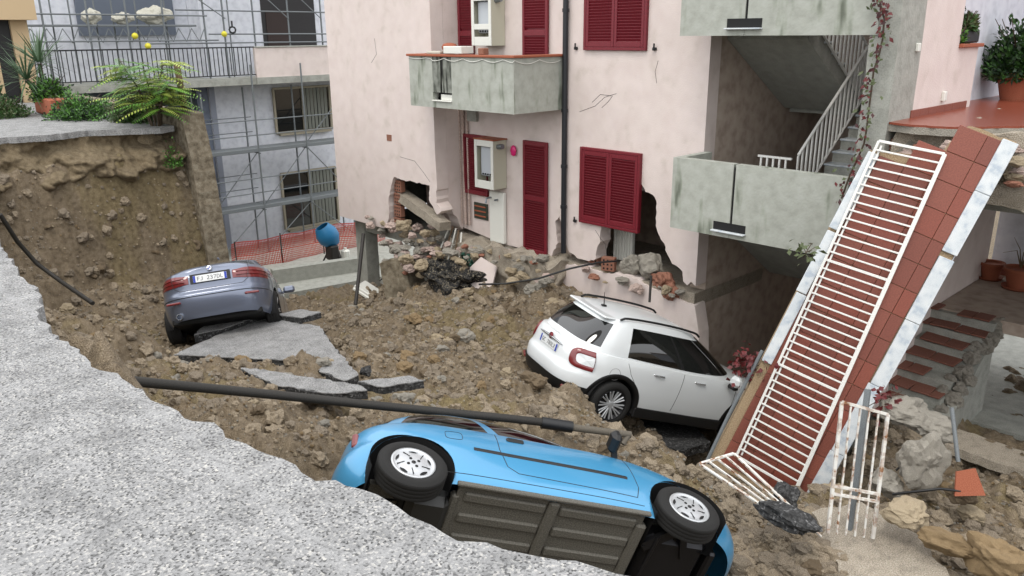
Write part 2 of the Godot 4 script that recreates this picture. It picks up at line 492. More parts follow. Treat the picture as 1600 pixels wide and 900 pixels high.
func environment():
	var cam := Camera3D.new()
	cam.name = "camera"
	cam.fov = 39.31; cam.near = .05; cam.far = 400
	cam.position = Vector3(0, 1.65, 0)
	cam.rotation = Vector3(deg_to_rad(-17.5), deg_to_rad(46.0), deg_to_rad(-.5))
	add_child(cam)
	cam.current = true
	var we := WorldEnvironment.new()
	we.name = "environment"
	var e := Environment.new()
	e.background_mode = Environment.BG_SKY
	var sky := Sky.new()
	var sm := ProceduralSkyMaterial.new()
	sm.sky_top_color = Color(.885, .89, .90); sm.sky_horizon_color = Color(.82, .825, .83)
	sm.ground_horizon_color = Color(.6, .6, .58); sm.ground_bottom_color = Color(.35, .34, .32)
	sm.sky_curve = .3; sm.sun_angle_max = 0.0
	sm.sky_energy_multiplier = 1.6
	sky.sky_material = sm
	e.sky = sky
	e.tonemap_mode = Environment.TONE_MAPPER_LINEAR
	e.tonemap_exposure = 1.0
	e.sdfgi_enabled = true; e.ssao_enabled = true; e.ssil_enabled = true
	we.environment = e
	add_child(we)
	var sun := DirectionalLight3D.new()
	sun.name = "sun"
	sun.light_energy = .5; sun.light_angular_distance = 18; sun.light_color = Color(1, .98, .95)
	sun.shadow_enabled = true
	sun.rotation_degrees = Vector3(-62, 20, 0)
	add_child(sun)

func make_materials():
	var fb := noise(1, .02, FastNoiseLite.TYPE_SIMPLEX_SMOOTH, 5)
	var fine := noise(2, .08, FastNoiseLite.TYPE_SIMPLEX_SMOOTH, 4)
	var cell := noise(3, .1, FastNoiseLite.TYPE_CELLULAR, 1, FastNoiseLite.RETURN_CELL_VALUE)
	var celld := noise(3, .1, FastNoiseLite.TYPE_CELLULAR, 1, FastNoiseLite.RETURN_DISTANCE)
	var soft := [[0.0, g(.80)], [.45, g(.96)], [1.0, g(1.0)]]
	M.asphalt = grainy(cell, [[0.0, g(.29)], [.12, g(.43)], [.3, g(.54)], [.8, g(.60)], [1.0, Color(.73, .72, .70)]], .8, .9, fb, [[0.1, g(.82)], [.5, g(.95)], [.9, g(1.0)]], 6.0, .6, celld, true, 1024)
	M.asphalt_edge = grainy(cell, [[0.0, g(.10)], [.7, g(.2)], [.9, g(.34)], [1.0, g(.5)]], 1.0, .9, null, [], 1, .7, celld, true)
	M.dirt = grainy(fine, [[0.2, Color(.40, .345, .28)], [.5, Color(.51, .455, .38)], [.70, Color(.59, .535, .455)], [.9, Color(.72, .67, .59)]], 1.1, .95, fb, [[0.2, Color(.70, .68, .65)], [.5, Color(.92, .91, .88)], [.8, Color(1, 1, 1)]], 2.3, 2.6, fine, true, 1024)
	M.dirt.vertex_color_use_as_albedo = true
	M.dirt_pale = grainy(fine, [[0.2, Color(.45, .39, .30)], [.5, Color(.60, .54, .44)], [.9, Color(.78, .73, .64)]], .8, .95, fb, soft, 2, 2.0)
	M.pink = grainy(fb, [[0.1, Color(.81, .755, .735)], [.5, Color(.825, .775, .755)], [.9, Color(.84, .79, .77)]], 4.0, .9, noise(5, .03, FastNoiseLite.TYPE_SIMPLEX_SMOOTH, 5), [[0.10, Color(.94, .94, .925)], [.34, Color(.99, .99, .985)], [1.0, g(1.0)]], 9.0, .25, noise(6, .3, FastNoiseLite.TYPE_SIMPLEX, 2))
	M.pink_raw = grainy(fine, [[0.1, Color(.62, .53, .49)], [.5, Color(.74, .66, .62)], [1.0, Color(.82, .77, .74)]], 1.4, .95, fb, soft, 3, 1.0)
	M.beige = grainy(fb, [[0.1, Color(.60, .54, .49)], [.5, Color(.68, .62, .57)], [1.0, Color(.72, .67, .62)]], 3.0, .9)
	M.concrete = grainy(fb, [[0.1, Color(.56, .56, .53)], [.45, Color(.605, .61, .58)], [.8, Color(.64, .64, .61)]], 2.5, .85, fine, [[.1, g(.86)], [.5, g(.98)], [1.0, g(1.0)]], .9, .3, fine)
	# weathered parapets: water streaks run down them
	M.parapet = grainy(fb, [[0.1, Color(.59, .60, .565)], [.5, Color(.63, .64, .605)], [.9, Color(.66, .67, .64)]], 2.5, .8, noise(8, .02, FastNoiseLite.TYPE_SIMPLEX_SMOOTH, 4), [[0.10, Color(.62, .64, .60)], [.27, Color(.93, .94, .92)], [.38, g(1.0)], [1.0, g(1.0)]], 2.0, .2, fine)
	M.parapet.uv2_scale = Vector3(.25, .06, .25)
	M.rubble = grainy(fine, [[0.1, Color(.48, .44, .38)], [.5, Color(.63, .59, .53)], [.9, Color(.77, .74, .69)]], .7, .95, fb, soft, 1.7, 1.2)
	M.stone = grainy(fine, [[0.1, Color(.50, .44, .35)], [.5, Color(.64, .58, .48)], [.9, Color(.78, .73, .64)]], .6, .95, null, [], 1, 1.0, null, false)
	M.stone_dark = grainy(fine, [[0.1, Color(.30, .25, .19)], [.5, Color(.42, .36, .28)], [.9, Color(.54, .48, .39)]], .6, .95, null, [], 1, 1.0, null, false)
	M.stone_ochre = grainy(fine, [[0.1, Color(.42, .34, .23)], [.5, Color(.53, .45, .33)], [.9, Color(.63, .55, .43)]], .6, .95, null, [], 1, 1.0, null, false)
	M.stone_grey = grainy(fine, [[0.1, Color(.46, .44, .40)], [.5, Color(.57, .55, .51)], [.9, Color(.68, .66, .62)]], .6, .9, null, [], 1, 1.0, null, false)
	M.white_wall = grainy(fb, [[0.1, Color(.74, .75, .78)], [.5, Color(.80, .81, .84)], [1.0, Color(.83, .84, .86)]], 3.0, .9)
	M.blue_wall = grainy(fb, [[0.1, Color(.40, .43, .49)], [1.0, Color(.48, .51, .57)]], 3.0, .8)
	M.red_paint = grainy(fine, [[0.1, Color(.36, .055, .105)], [.5, Color(.43, .075, .13)], [1.0, Color(.47, .10, .155)]], 1.2, .5)
	M.tile = grainy(fine, [[0.1, Color(.43, .23, .18)], [.5, Color(.49, .27, .215)], [1.0, Color(.54, .31, .25)]], .8, .55, null, [], 1, 0.0, null, false)
	M.tile_wet = grainy(fine, [[0.1, Color(.42, .20, .14)], [.5, Color(.50, .25, .18)], [1.0, Color(.56, .30, .23)]], .8, .28)
	M.terracotta = grainy(fine, [[0.1, Color(.50, .26, .17)], [.6, Color(.60, .34, .24)], [1.0, Color(.68, .44, .34)]], .5, .8, null, [], 1, 0.0, null, false)
	M.marble = grainy(noise(41, .02, FastNoiseLite.TYPE_SIMPLEX_SMOOTH, 6), [[0.15, Color(.66, .70, .74)], [.35, Color(.75, .775, .79)], [.6, Color(.79, .81, .82)], [1.0, Color(.82, .83, .83)]], 1.7, .45, fine, [[.1, g(.88)], [.5, g(1.0)], [1.0, g(1.0)]], .4, 0.0, null, false)
	M.parapet_stained = grainy(fb, [[0.1, Color(.36, .37, .34)], [.5, Color(.48, .49, .46)], [.9, Color(.56, .57, .54)]], 2.5, .8, noise(9, .02, FastNoiseLite.TYPE_SIMPLEX_SMOOTH, 4), [[0.2, Color(.22, .22, .21)], [.42, Color(.75, .76, .74)], [.6, g(1.0)]], 2.0)
	M.parapet_stained.uv2_scale = Vector3(.9, .12, .9)
	M.white_metal = grainy(fine, [[0.08, Color(.52, .36, .22)], [.2, Color(.78, .76, .72)], [.35, Color(.85, .85, .83)], [1.0, Color(.88, .88, .87)]], .6, .45, null, [], 1, 0.0, null, false)
	M.rusty_white = grainy(noise(51, .022, FastNoiseLite.TYPE_SIMPLEX_SMOOTH, 5), [[0.15, Color(.36, .20, .10)], [.32, Color(.55, .38, .24)], [.37, Color(.78, .77, .74)], [1.0, Color(.84, .84, .83)]], 1.3, .6, null, [], 1, 0.0, null, false)
	M.steel = plain(Color(.52, .54, .56), .4, .8)
	M.dark_steel = plain(Color(.20, .19, .18), .6, .5)
	M.galv = grainy(fine, [[0.1, Color(.33, .35, .36)], [.5, Color(.42, .44, .45)], [1.0, Color(.5, .52, .53)]], .5, .5)
	M.black_iron = plain(Color(.07, .075, .085), .5)
	M.black_pipe = grainy(fine, [[0.1, Color(.09, .085, .075)], [.6, Color(.15, .14, .125)], [1.0, Color(.30, .27, .23)]], .5, .7)
	M.black_plastic = plain(Color(.05, .052, .055), .5)
	M.drain = plain(Color(.10, .11, .13), .4)
	M.white_enamel = plain(Color(.84, .84, .81), .35)
	M.dark = plain(Color(.05, .05, .055), .8)
	M.glass_dark = plain(Color(.055, .065, .07), .06)
	M.glass_dark.metallic_specular = .7
	M.brick = grainy(fine, [[0.1, Color(.42, .26, .20)], [.5, Color(.53, .36, .29)], [1.0, Color(.62, .48, .41)]], .4, .9, null, [], 1, 0.0, null, false)
	M.wood = grainy(fine, [[0.1, Color(.34, .27, .2)], [1.0, Color(.5, .42, .33)]], .5, .8)

# ---------------------------------------------------------------- pink apartment house
func shutter_leaf(parent: Node, x0: float, x1: float, y0: float, y1: float, z: float, tilt := .5, gap := .047):
	var leaf := Node3D.new()
	leaf.name = "shutter"
	parent.add_child(leaf, true)
	var f := MB.new()
	var w := .055
	f.cbox(Vector3(x0 + w / 2, (y0 + y1) / 2, z), Vector3(w, y1 - y0, .045), .006)
	f.cbox(Vector3(x1 - w / 2, (y0 + y1) / 2, z), Vector3(w, y1 - y0, .045), .006)
	f.cbox(Vector3((x0 + x1) / 2, y0 + .045, z), Vector3(x1 - x0 - 2 * w, .09, .043), .006)
	f.cbox(Vector3((x0 + x1) / 2, y1 - .04, z), Vector3(x1 - x0 - 2 * w, .08, .043), .006)
	var tall := y1 - y0 > 1.6
	if tall: f.cbox(Vector3((x0 + x1) / 2, y0 + (y1 - y0) * .5, z), Vector3(x1 - x0 - 2 * w, .10, .043), .006)
	f.box(Vector3((x0 + x1) / 2, (y0 + y1) / 2, z - .035), Vector3(x1 - x0 - .02, y1 - y0 - .02, .008))
	part("frame", f, M.red_paint, leaf)
	var s := MB.new()
	s.cbox(Vector3.ZERO, Vector3(x1 - x0 - 2 * w, .052, .009), .003, Basis(Vector3.RIGHT, tilt))
	var sm := s.mesh(M.red_paint)
	var y := y0 + .115
	while y < y1 - .1:
		if not (tall and absf(y - (y0 + (y1 - y0) * .5)) < .06):
			part("slat", sm, null, leaf, T(Vector3((x0 + x1) / 2, y, z)))
		y += gap

func shutter_pair(parent: Node, x0: float, x1: float, y0: float, y1: float, z: float):
	var f := MB.new()
	for q in [[Vector3(x0 - .025, (y0 + y1) / 2, z - .02), Vector3(.05, y1 - y0 + .1, .09)], [Vector3(x1 + .025, (y0 + y1) / 2, z - .02), Vector3(.05, y1 - y0 + .1, .09)], [Vector3((x0 + x1) / 2, y1 + .025, z - .02), Vector3(x1 - x0, .05, .088)], [Vector3((x0 + x1) / 2, y0 - .025, z - .02), Vector3(x1 - x0, .05, .088)]]:
		f.cbox(q[0], q[1], .006)
	part("window_frame", f, M.red_paint, parent)
	var m := (x0 + x1) / 2
	shutter_leaf(parent, x0 + .004, m - .003, y0 + .004, y1 - .004, z)
	shutter_leaf(parent, m + .003, x1 - .004, y0 + .004, y1 - .004, z)

func rough_block(b: MB, lo: Vector3, hi: Vector3, amp: float, seed_: int, step := .08):   # a broken mass: box with faces pushed in and out
	var f := noise(seed_, 1.6, FastNoiseLite.TYPE_SIMPLEX_SMOOTH, 3)
	var f2 := noise(seed_ + 1, 2.2, FastNoiseLite.TYPE_CELLULAR, 2, FastNoiseLite.RETURN_DISTANCE)
	var disp := func(p: Vector3) -> Vector3:
		var d := Vector3(f.get_noise_3d(p.x, p.y, p.z), f.get_noise_3d(p.y + 9, p.z, p.x), f.get_noise_3d(p.z, p.x + 4, p.y)) * amp
		d += Vector3.ONE * -.5 * amp * f2.get_noise_3d(p.x, p.y, p.z)
		return p + d
	for face in 5:
		var rows := []
		var ex := hi - lo
		var nu: int; var nv: int
		match face:
			0: nu = int(ex.x / step) + 2; nv = int(ex.y / step) + 2
			1: nu = int(ex.x / step) + 2; nv = int(ex.z / step) + 2
			2, 3: nu = int(ex.z / step) + 2; nv = int(ex.y / step) + 2
			4: nu = int(ex.x / step) + 2; nv = int(ex.y / step) + 2
		for v in nv:
			var row := PackedVector3Array()
			for u in nu:
				var a := u / float(nu - 1); var c := v / float(nv - 1)
				var p: Vector3
				match face:
					0: p = Vector3(lerpf(lo.x, hi.x, a), lerpf(lo.y, hi.y, c), hi.z)
					1: p = Vector3(lerpf(lo.x, hi.x, a), hi.y, lerpf(hi.z, lo.z, c))
					2: p = Vector3(hi.x, lerpf(lo.y, hi.y, c), lerpf(hi.z, lo.z, a))
					3: p = Vector3(lo.x, lerpf(lo.y, hi.y, c), lerpf(lo.z, hi.z, a))
					4: p = Vector3(lerpf(hi.x, lo.x, a), lerpf(lo.y, hi.y, c), lo.z)
				row.append(disp.call(p))
			rows.append(row)
		b.grid(rows)

func stairs(parent: Node, x0: float, x1: float, za: float, ya: float, zb: float, yb: float, n: int):   # flight from (za, ya) up to (zb, yb) with a sloping soffit
	var poly := PackedVector2Array()
	var dz := (zb - za) / n; var dy := (yb - ya) / n
	for q in n:
		poly.append(Vector2(-(za + dz * q), ya + dy * q)); poly.append(Vector2(-(za + dz * q), ya + dy * (q + 1)))
	poly.append(Vector2(-zb, yb))
	poly.append(Vector2(-zb, yb - .26)); poly.append(Vector2(-(za + dz * .6), ya - .12))
	var m := MB.new()
	m.ext(poly, x0, x1, SIDE)
	var fl := part("stair_flight", m, M.concrete, parent)
	var tr := MB.new()
	tr.cbox(Vector3.ZERO, Vector3(x1 - x0 + .04, .03, absf(dz) + .03), .008)
	var tm := tr.mesh(M.marble)
	for q in n: part("tread", tm, null, fl, T(Vector3((x0 + x1) / 2, ya + dy * (q + 1) + .016, za + dz * (q + .5))))

func stair_rail(parent: Node, x: float, za: float, ya: float, zb: float, yb: float, n: int):
	var r := Node3D.new()
	r.name = "stair_railing"
	parent.add_child(r, true)
	var m := MB.new()
	m.beam(Vector3(x, ya + .92, za), Vector3(x, yb + .92, zb), .045, .03, Vector3.UP, .006)
	m.beam(Vector3(x, ya + .1, za), Vector3(x, yb + .1, zb), .04, .025, Vector3.UP, .005)
	part("rail", m, M.white_metal, r)
	var bm := MB.new()
	bm.box(Vector3.ZERO, Vector3(.022, .80, .04))
	var mm := bm.mesh(M.white_metal)
	for q in n + 1:
		var f := q / float(n)
		part("bar", mm, null, r, T(Vector3(x, lerpf(ya, yb, f) + .51, lerpf(za, zb, f))))

func make_house():
	var h := thing("apartment_building", "pale pink apartment house with red shutters and broken lower wall", "building")
	# left wing, standing forward, its lower corner torn away
	var poly := PackedVector2Array([Vector2(-16.32, 3.95), Vector2(-12.41, 3.59), Vector2(-12.60, 1.58), Vector2(-12.78, 0.12), Vector2(-12.80, -0.62), Vector2(-12.80, -1.23), Vector2(-12.86, -1.68), Vector2(-12.75, -1.83), Vector2(-12.90, -1.92), Vector2(-13.03, -1.76), Vector2(-13.15, -1.64), Vector2(-13.11, -1.34), Vector2(-13.35, -1.34), Vector2(-13.61, -1.33), Vector2(-14.01, -1.33), Vector2(-14.36, -1.31), Vector2(-14.47, -1.51), Vector2(-14.60, -1.84), Vector2(-14.60, -2.13), Vector2(-14.70, -2.44), Vector2(-14.83, -2.53), Vector2(-16.40, -2.52)])
	poly[poly.size() - 1] = Vector2(-16.65, -2.52)
	poly[0].x = -16.65; poly[0].y = 5; poly[1] = Vector2(-12.89, 5)
	poly[2].x = -12.89; poly[3].x = -12.89; poly[4].x = -12.89; poly[5].x = -12.87; poly[6].x = -12.91
	var b := MB.new()
	b.ext(ragged(poly, .07, .02, 5, 19), -10.62, -10.31)
	part("wing_wall", b, M.pink, h)
	b = MB.new()
	b.span(Vector3(-16.65, -2.5, -10.63), Vector3(-16.3, 5, -18))
	b.span(Vector3(-16.3, -2.55, -10.63), Vector3(-13.2, -2.85, -17))              # soffit over the open basement
	b.span(Vector3(-16.3, 4.7, -10.63), Vector3(-3.9, 5.0, -18))
	part("wing_side", b, M.concrete, h)
	# return of the wing beside the boiler
	b = MB.new()
	b.ext(ragged(PackedVector2Array([Vector2(10.625, -1.75), Vector2(11.0, -2.35), Vector2(11.0, 5), Vector2(10.625, 5)]), .08, .02, 0, 1), -13.19, -12.893, SIDE)
	part("wing_return", b, M.pink, h)
	# facade with the blown-out hole under the window
	poly = PackedVector2Array([Vector2(-10.05, 3.23), Vector2(-9.97, -2.29), Vector2(-10.12, -2.17), Vector2(-10.19, -1.74), Vector2(-10.09, -1.64), Vector2(-9.99, -1.80), Vector2(-9.92, -2.13), Vector2(-9.82, -2.29), Vector2(-9.58, -2.37), Vector2(-9.34, -2.37), Vector2(-9.17, -2.29), Vector2(-9.14, -2.05), Vector2(-9.08, -1.96), Vector2(-9.07, -1.65), Vector2(-9.02, -1.56), Vector2(-8.99, -1.03), Vector2(-8.28, -0.94), Vector2(-8.22, -0.76), Vector2(-8.12, -0.92), Vector2(-7.97, -0.95), Vector2(-7.89, -1.04), Vector2(-7.88, -1.46), Vector2(-7.83, -1.58), Vector2(-7.69, -1.74), Vector2(-7.61, -1.92), Vector2(-7.51, -2.06), Vector2(-7.30, -2.15), Vector2(-7.27, -2.32), Vector2(-7.19, -2.37), Vector2(-7.12, -2.29)])
	poly[0] = Vector2(-12.89, 5); poly[1] = Vector2(-12.89, -2.30)
	poly.insert(2, Vector2(-11.9, -2.42)); poly.insert(3, Vector2(-11.03, -2.5)); poly.insert(4, Vector2(-10.32, -2.5))
	poly.append(Vector2(-7.03, -2.35)); poly.append(Vector2(-7.03, 5))
	b = MB.new()
	b.ext(ragged(poly, .06, .018, 4, poly.size() - 3), -11.3, -11)
	part("facade_wall", b, M.pink, h)
	# plinth below the facade, its render broken along the top
	b = MB.new()
	var pl := PackedVector2Array([Vector2(-10.13, -2.56), Vector2(-9.53, -2.48), Vector2(-8.99, -2.50), Vector2(-8.33, -2.44), Vector2(-7.84, -2.57), Vector2(-7.45, -2.60), Vector2(-6.99, -2.67), Vector2(-6.88, -3.12), Vector2(-6.81, -4.02), Vector2(-10.10, -5.07)])
	b.ext(ragged(pl, .07, .02, 0, 6), -11.25, -10.95)
	part("plinth", b, M.pink, h)
	b = MB.new()
	b.span(Vector3(-10.2, -2.72, -10.99), Vector3(-7.03, -2.48, -13.2))
	b.span(Vector3(-13.2, -2.72, -11.0), Vector3(-10.2, -2.45, -13.2))
	part("floor_slab", b, M.rubble, h)
	b = MB.new()                                                                   # rooms behind the walls
	b.span(Vector3(-16.3, -2.5, -13.2), Vector3(-7.2, 4.7, -13.35))
	b.span(Vector3(-10.2, -2.48, -11.31), Vector3(-10.05, 4.7, -13.2))
	b.span(Vector3(-13.3, -2.48, -11.31), Vector3(-13.19, 4.7, -13.2))
	b.span(Vector3(-13.1, .25, -11.31), Vector3(-7.3, .5, -13.2))
	part("inner_wall", b, M.beige, h)
	# broken foundation and earth-clotted footing under the recess
	b = MB.new()
	rough_block(b, Vector3(-13.0, -4.0, -11.3), Vector3(-9.95, -2.5, -10.62), .17, 61, .06)
	part("foundation", b, M.rubble, h)
	# basement posts and back wall under the wing
	b = MB.new()
	b.span(Vector3(-16.45, -6, -10.95), Vector3(-16.05, -2.55, -10.6))
	b.span(Vector3(-14.3, -6, -11.2), Vector3(-14.0, -2.85, -10.9))
	b.span(Vector3(-16.5, -6, -12.6), Vector3(-13.0, -2.85, -12.8))
	part("basement_wall", b, M.concrete, h)

	# torn inner partition seen in the wing hole
	b = MB.new()
	b.ext(ragged(PackedVector2Array([Vector2(-14.6, -2.6), Vector2(-13.3, -2.6), Vector2(-13.25, -1.5), Vector2(-13.6, -1.25), Vector2(-14.6, -1.2)]), .08, .03, 1, 4), -11.5, -11.38)
	part("inner_partition", b, M.pink_raw, h)
	# shutters, doors
	shutter_pair(h, -9.48, -8.25, 1.42, 2.72, -10.97)
	shutter_pair(h, -9.50, -8.26, -1.60, -.33, -10.955)
	shutter_leaf(h, -10.99, -10.36, -2.47, -.28, -10.945)
	shutter_leaf(h, -10.99, -10.36, .57, 2.75, -10.945)
	shutter_leaf(h, -12.80, -12.36, .57, 2.75, -10.945)
	shutter_leaf(h, -12.74, -12.02, -1.52, -.29, -10.945)

	# balcony: slab, parapet panels with a tiled cap, a drain slot
	var bal := Node3D.new()
	bal.name = "balcony"
	h.add_child(bal)
	b = MB.new()
	b.span(Vector3(-12.87, .34, -9.74), Vector3(-12.17, 1.26, -9.86))
	b.span(Vector3(-12.17, .34, -9.74), Vector3(-11.62, .46, -9.86))
	b.span(Vector3(-11.62, .34, -9.74), Vector3(-10.0, 1.26, -9.86))
	b.span(Vector3(-10.12, .34, -9.861), Vector3(-10.0, 1.26, -10.998))
	b.span(Vector3(-12.87, .34, -9.861), Vector3(-12.75, 1.26, -10.308))
	part("parapet", b, M.parapet, bal)
	b = MB.new()
	b.span(Vector3(-12.17, .62, -9.742), Vector3(-11.94, 1.26, -9.86))
	b.span(Vector3(-11.9, .62, -9.742), Vector3(-11.62, 1.26, -9.86))
	part("parapet_panel", b, M.parapet_stained, bal, Transform3D(), "soot-stained panel above the drain slot")
	b = MB.new()
	b.span(Vector3(-12.74, .36, -9.87), Vector3(-10.13, .52, -10.999))
	part("slab", b, M.concrete, bal)
	b = MB.new()
	b.cbox(Vector3(-11.435, 1.282, -9.80), Vector3(2.95, .042, .2), .008)
	b.cbox(Vector3(-10.06, 1.282, -10.45), Vector3(.2, .042, 1.09), .008)
	b.cbox(Vector3(-12.81, 1.282, -10.1), Vector3(.2, .042, .39), .008)
	part("cap", b, M.terracotta, bal)
	b = MB.new()
	b.box(Vector3(-11.9, .54, -9.88), Vector3(.55, .17, .02))
	b.box(Vector3(-11.92, .94, -9.875), Vector3(.045, .66, .02))
	part("drain_slot", b, M.dark, bal)
	b = MB.new()
	b.cbox(Vector3(-11.9, .47, -9.76), Vector3(.56, .022, .11), .005)
	b.box(Vector3(-11.82, .535, -9.80), Vector3(.34, .1, .03))
	part("drain_lip", b, M.white_enamel, bal)
	# a pale cable hangs in loops along the parapet
	var cab := []
	for q in 60:
		var f := q / 59.0
		cab.append(Vector3(lerpf(-12.86, -10.02, f), 1.235 - .05 * absf(sin(f * 17.0)) * (1.0 if f > .25 else .4), -9.73))
	for q in 20: cab.append(Vector3(-9.99, 1.22 - .06 * absf(sin(q / 19.0 * 6.0)), lerpf(-9.75, -10.9, q / 19.0)))
	b = MB.new()
	b.tube(cab, .008, 5)
	part("hanging_cable", b, M.white_enamel, bal)

	# drainpipe and pale pipes in the corner
	b = MB.new()
	b.tube([Vector3(-9.92, 5, -10.93), Vector3(-9.92, -1.4, -10.93), Vector3(-9.9, -2.3, -10.92)], .05, 12)
	for y in [2.0, .3, -.7, -1.45]: b.tube([Vector3(-9.92, y, -10.93), Vector3(-9.92, y + .06, -10.93)], .062, 12)
	part("drainpipe", b, M.drain, h)
	for q in [[-12.62, .03], [-12.75, .045], [-12.86, .02]]:
		b = MB.new()
		b.tube([Vector3(q[0], .36, -10.95), Vector3(q[0] + .01, -1.2, -10.95), Vector3(q[0] + .03, -2.2, -10.93)], q[1] * .8, 8)
		part("riser_pipe", b, M.pink_raw, h)
	# cracks in the render
	for cr in [[Vector3(-9.63, 0.32, -11.00), Vector3(-9.27, 0.44, -11.00), Vector3(-9.06, 0.60, -11.00), Vector3(-8.81, 0.67, -11.00)], [Vector3(-9.34, 0.50, -11.00), Vector3(-9.16, 0.64, -11.00), Vector3(-8.92, 0.63, -11.00)], [Vector3(-9.12, 0.42, -11.00), Vector3(-8.99, 0.52, -11.00), Vector3(-8.89, 0.63, -11.00)], [Vector3(-9.20, -1.76, -11.00), Vector3(-9.08, -1.89, -11.00), Vector3(-8.96, -1.98, -11.00), Vector3(-8.89, -2.28, -11.00)], [Vector3(-7.98, 1.22, -11.00), Vector3(-8.03, 1.05, -11.00), Vector3(-7.99, 0.87, -11.00)], [Vector3(-14.09, -0.84, -10.31), Vector3(-13.58, -0.88, -10.31), Vector3(-13.29, -1.09, -10.31), Vector3(-13.09, -1.26, -10.31)], [Vector3(-14.78, 1.58, -10.31), Vector3(-14.74, 1.26, -10.31), Vector3(-14.95, 1.08, -10.31)]]:
		b = MB.new()
		b.tube(cr, .004, 4)
		part("crack", b, M.dark, h)
	# wall hooks and small marks
	for p in [Vector3(-9.72, 1.4, -10.98), Vector3(-8.05, 1.4, -10.98), Vector3(-9.68, -1.66, -10.98)]:
		b = MB.new()
		b.cbox(p, Vector3(.07, .05, .05), .01); b.box(p + Vector3(.01, .04, .03), Vector3(.02, .09, .02))
		part("shutter_hook", b, M.black_iron, h)
	b = MB.new()
	b.cbox(Vector3(-12.45, .14, -10.96), Vector3(.28, .34, .08), .01)
	part("vent_cover", b, M.concrete, h)
	b = MB.new()
	rough_block(b, Vector3(-14.52, -.53, -10.4), Vector3(-14.36, -.40, -10.302), .02, 66, .04)
	part("broken_patch", b, M.brick, h)

	# open stairwell between the facade and the green-grey pillar
	b = MB.new()
	b.span(Vector3(-7.33, -6, -11.301), Vector3(-7.03, 5, -15.4))
	b.span(Vector3(-7.0, -6, -15.2), Vector3(-4.45, 5, -15.4))
	part("stairwell_wall", b, M.beige, h)
	b = MB.new()
	b.span(Vector3(-7.33, -6, -11.0), Vector3(-7.03, -2.72, -11.3))
	part("corner_pier", b, M.rubble, h)
	b = MB.new()
	b.span(Vector3(-7.0, -1.20, -10.28), Vector3(-4.3, -1.02, -11.5))
	b.span(Vector3(-7.0, 1.62, -10.28), Vector3(-4.3, 1.80, -11.5))
	b.span(Vector3(-7.0, .30, -13.6), Vector3(-4.46, .5, -15.2))
	part("landing", b, M.concrete, h)
	for lev in [[-1.20, -.13], [1.60, 2.7]]:
		var y0: float = lev[0]; var y1: float = lev[1]
		var pr := Node3D.new()
		pr.name = "landing_parapet"
		h.add_child(pr, true)
		b = MB.new()
		b.span(Vector3(-7.0, y0, -10.14), Vector3(-5.98, y1, -10.27))
		b.span(Vector3(-5.94, y0, -10.14), Vector3(-4.33 if y0 < 0 else -4.2, y1, -10.27))
		b.span(Vector3(-5.98, y0, -10.15), Vector3(-5.94, y0 + .1, -10.27))
		b.span(Vector3(-7.0, y0, -10.271), Vector3(-6.88, y1, -10.995))
		part("panel", b, M.parapet, pr)
		b = MB.new()
		b.box(Vector3(-5.98, y0 + .16, -10.137), Vector3(.52, .12, .012))
		b.box(Vector3(-5.96, y0 + .6, -10.17), Vector3(.05, .85, .02))
		part("drain_slot", b, M.dark, pr)
		b = MB.new()
		b.cbox(Vector3(-5.98, y0 + .09, -10.11), Vector3(.54, .02, .09), .005)
		part("drain_lip", b, M.marble, pr)
	stairs(h, -7.02, -5.72, -13.6, .5, -11.45, 1.8, 8)
	stairs(h, -5.62, -4.3, -11.5, -1.02, -13.65, .5, 9)
	stairs(h, -7.02, -5.72, -13.6, -2.5, -11.45, -1.02, 8)
	stair_rail(h, -5.66, -11.4, -1.02, -13.4, .5, 15)
	stair_rail(h, -5.69, -13.4, .5, -11.4, 1.8, 15)
	b = MB.new()
	for q in 5: b.box(Vector3(-6.15 + q * .1, -.55, -11.2), Vector3(.025, .8, .025))
	b.beam(Vector3(-6.2, -.14, -11.2), Vector3(-5.66, -.14, -11.2), .04, .03)
	part("landing_rail", b, M.white_metal, h)
	# pillar and the side wall above the terrace
	b = MB.new()
	b.ext(ragged(PackedVector2Array([Vector2(-4.29, -5.5), Vector2(-3.95, -5.5), Vector2(-3.95, 5), Vector2(-4.29, 5)]), .2, .006, 1, 4), -10.9, -10.16)
	part("pillar", b, M.concrete, h)
	b = MB.new()
	b.span(Vector3(-4.2, .3, -10.905), Vector3(-3.952, 1.42, -13.05))
	b.span(Vector3(-4.2, 1.42, -10.905), Vector3(-3.952, 5, -12.25))
	b.span(Vector3(-4.2, -5.9, -10.905), Vector3(-3.98, .3, -15.4))
	part("side_wall", b, M.pink, h)
	b = MB.new()
	b.span(Vector3(-7.0, .5, -16.2), Vector3(4, 5, -16.5))
	b.span(Vector3(-4.45, .5, -13.051), Vector3(-4.3, 5, -16.2))
	part("terrace_wall", b, M.white_wall, h)
	var sk := MB.new()
	sk.cbox(Vector3.ZERO, Vector3(.018, .11, .285), .004)
	var skm := sk.mesh(M.tile)
	for q in 7: part("skirting_tile", skm, null, h, T(Vector3(-3.942, .63, -10.98 - q * .29)))
	# terrace window behind the planter
	b = MB.new()
	b.span(Vector3(-4.3, 1.45, -12.26), Vector3(-4.28, 3.0, -13.05))
	part("terrace_window", b, M.white_enamel, h)
	b = MB.new()
	b.cbox(Vector3(-4.07, 1.445, -12.66), Vector3(.36, .05, .84), .008)
	part("window_sill", b, M.terracotta, h)
	# small fittings on the side wall
	b = MB.new()
	b.cbox(Vector3(-3.93, 1.45, -10.75), Vector3(.04, .1, .08), .008)
	b.cbox(Vector3(-3.93, .80, -11.9), Vector3(.05, .13, .09), .01)
	part("doorbell", b, M.white_enamel, h)

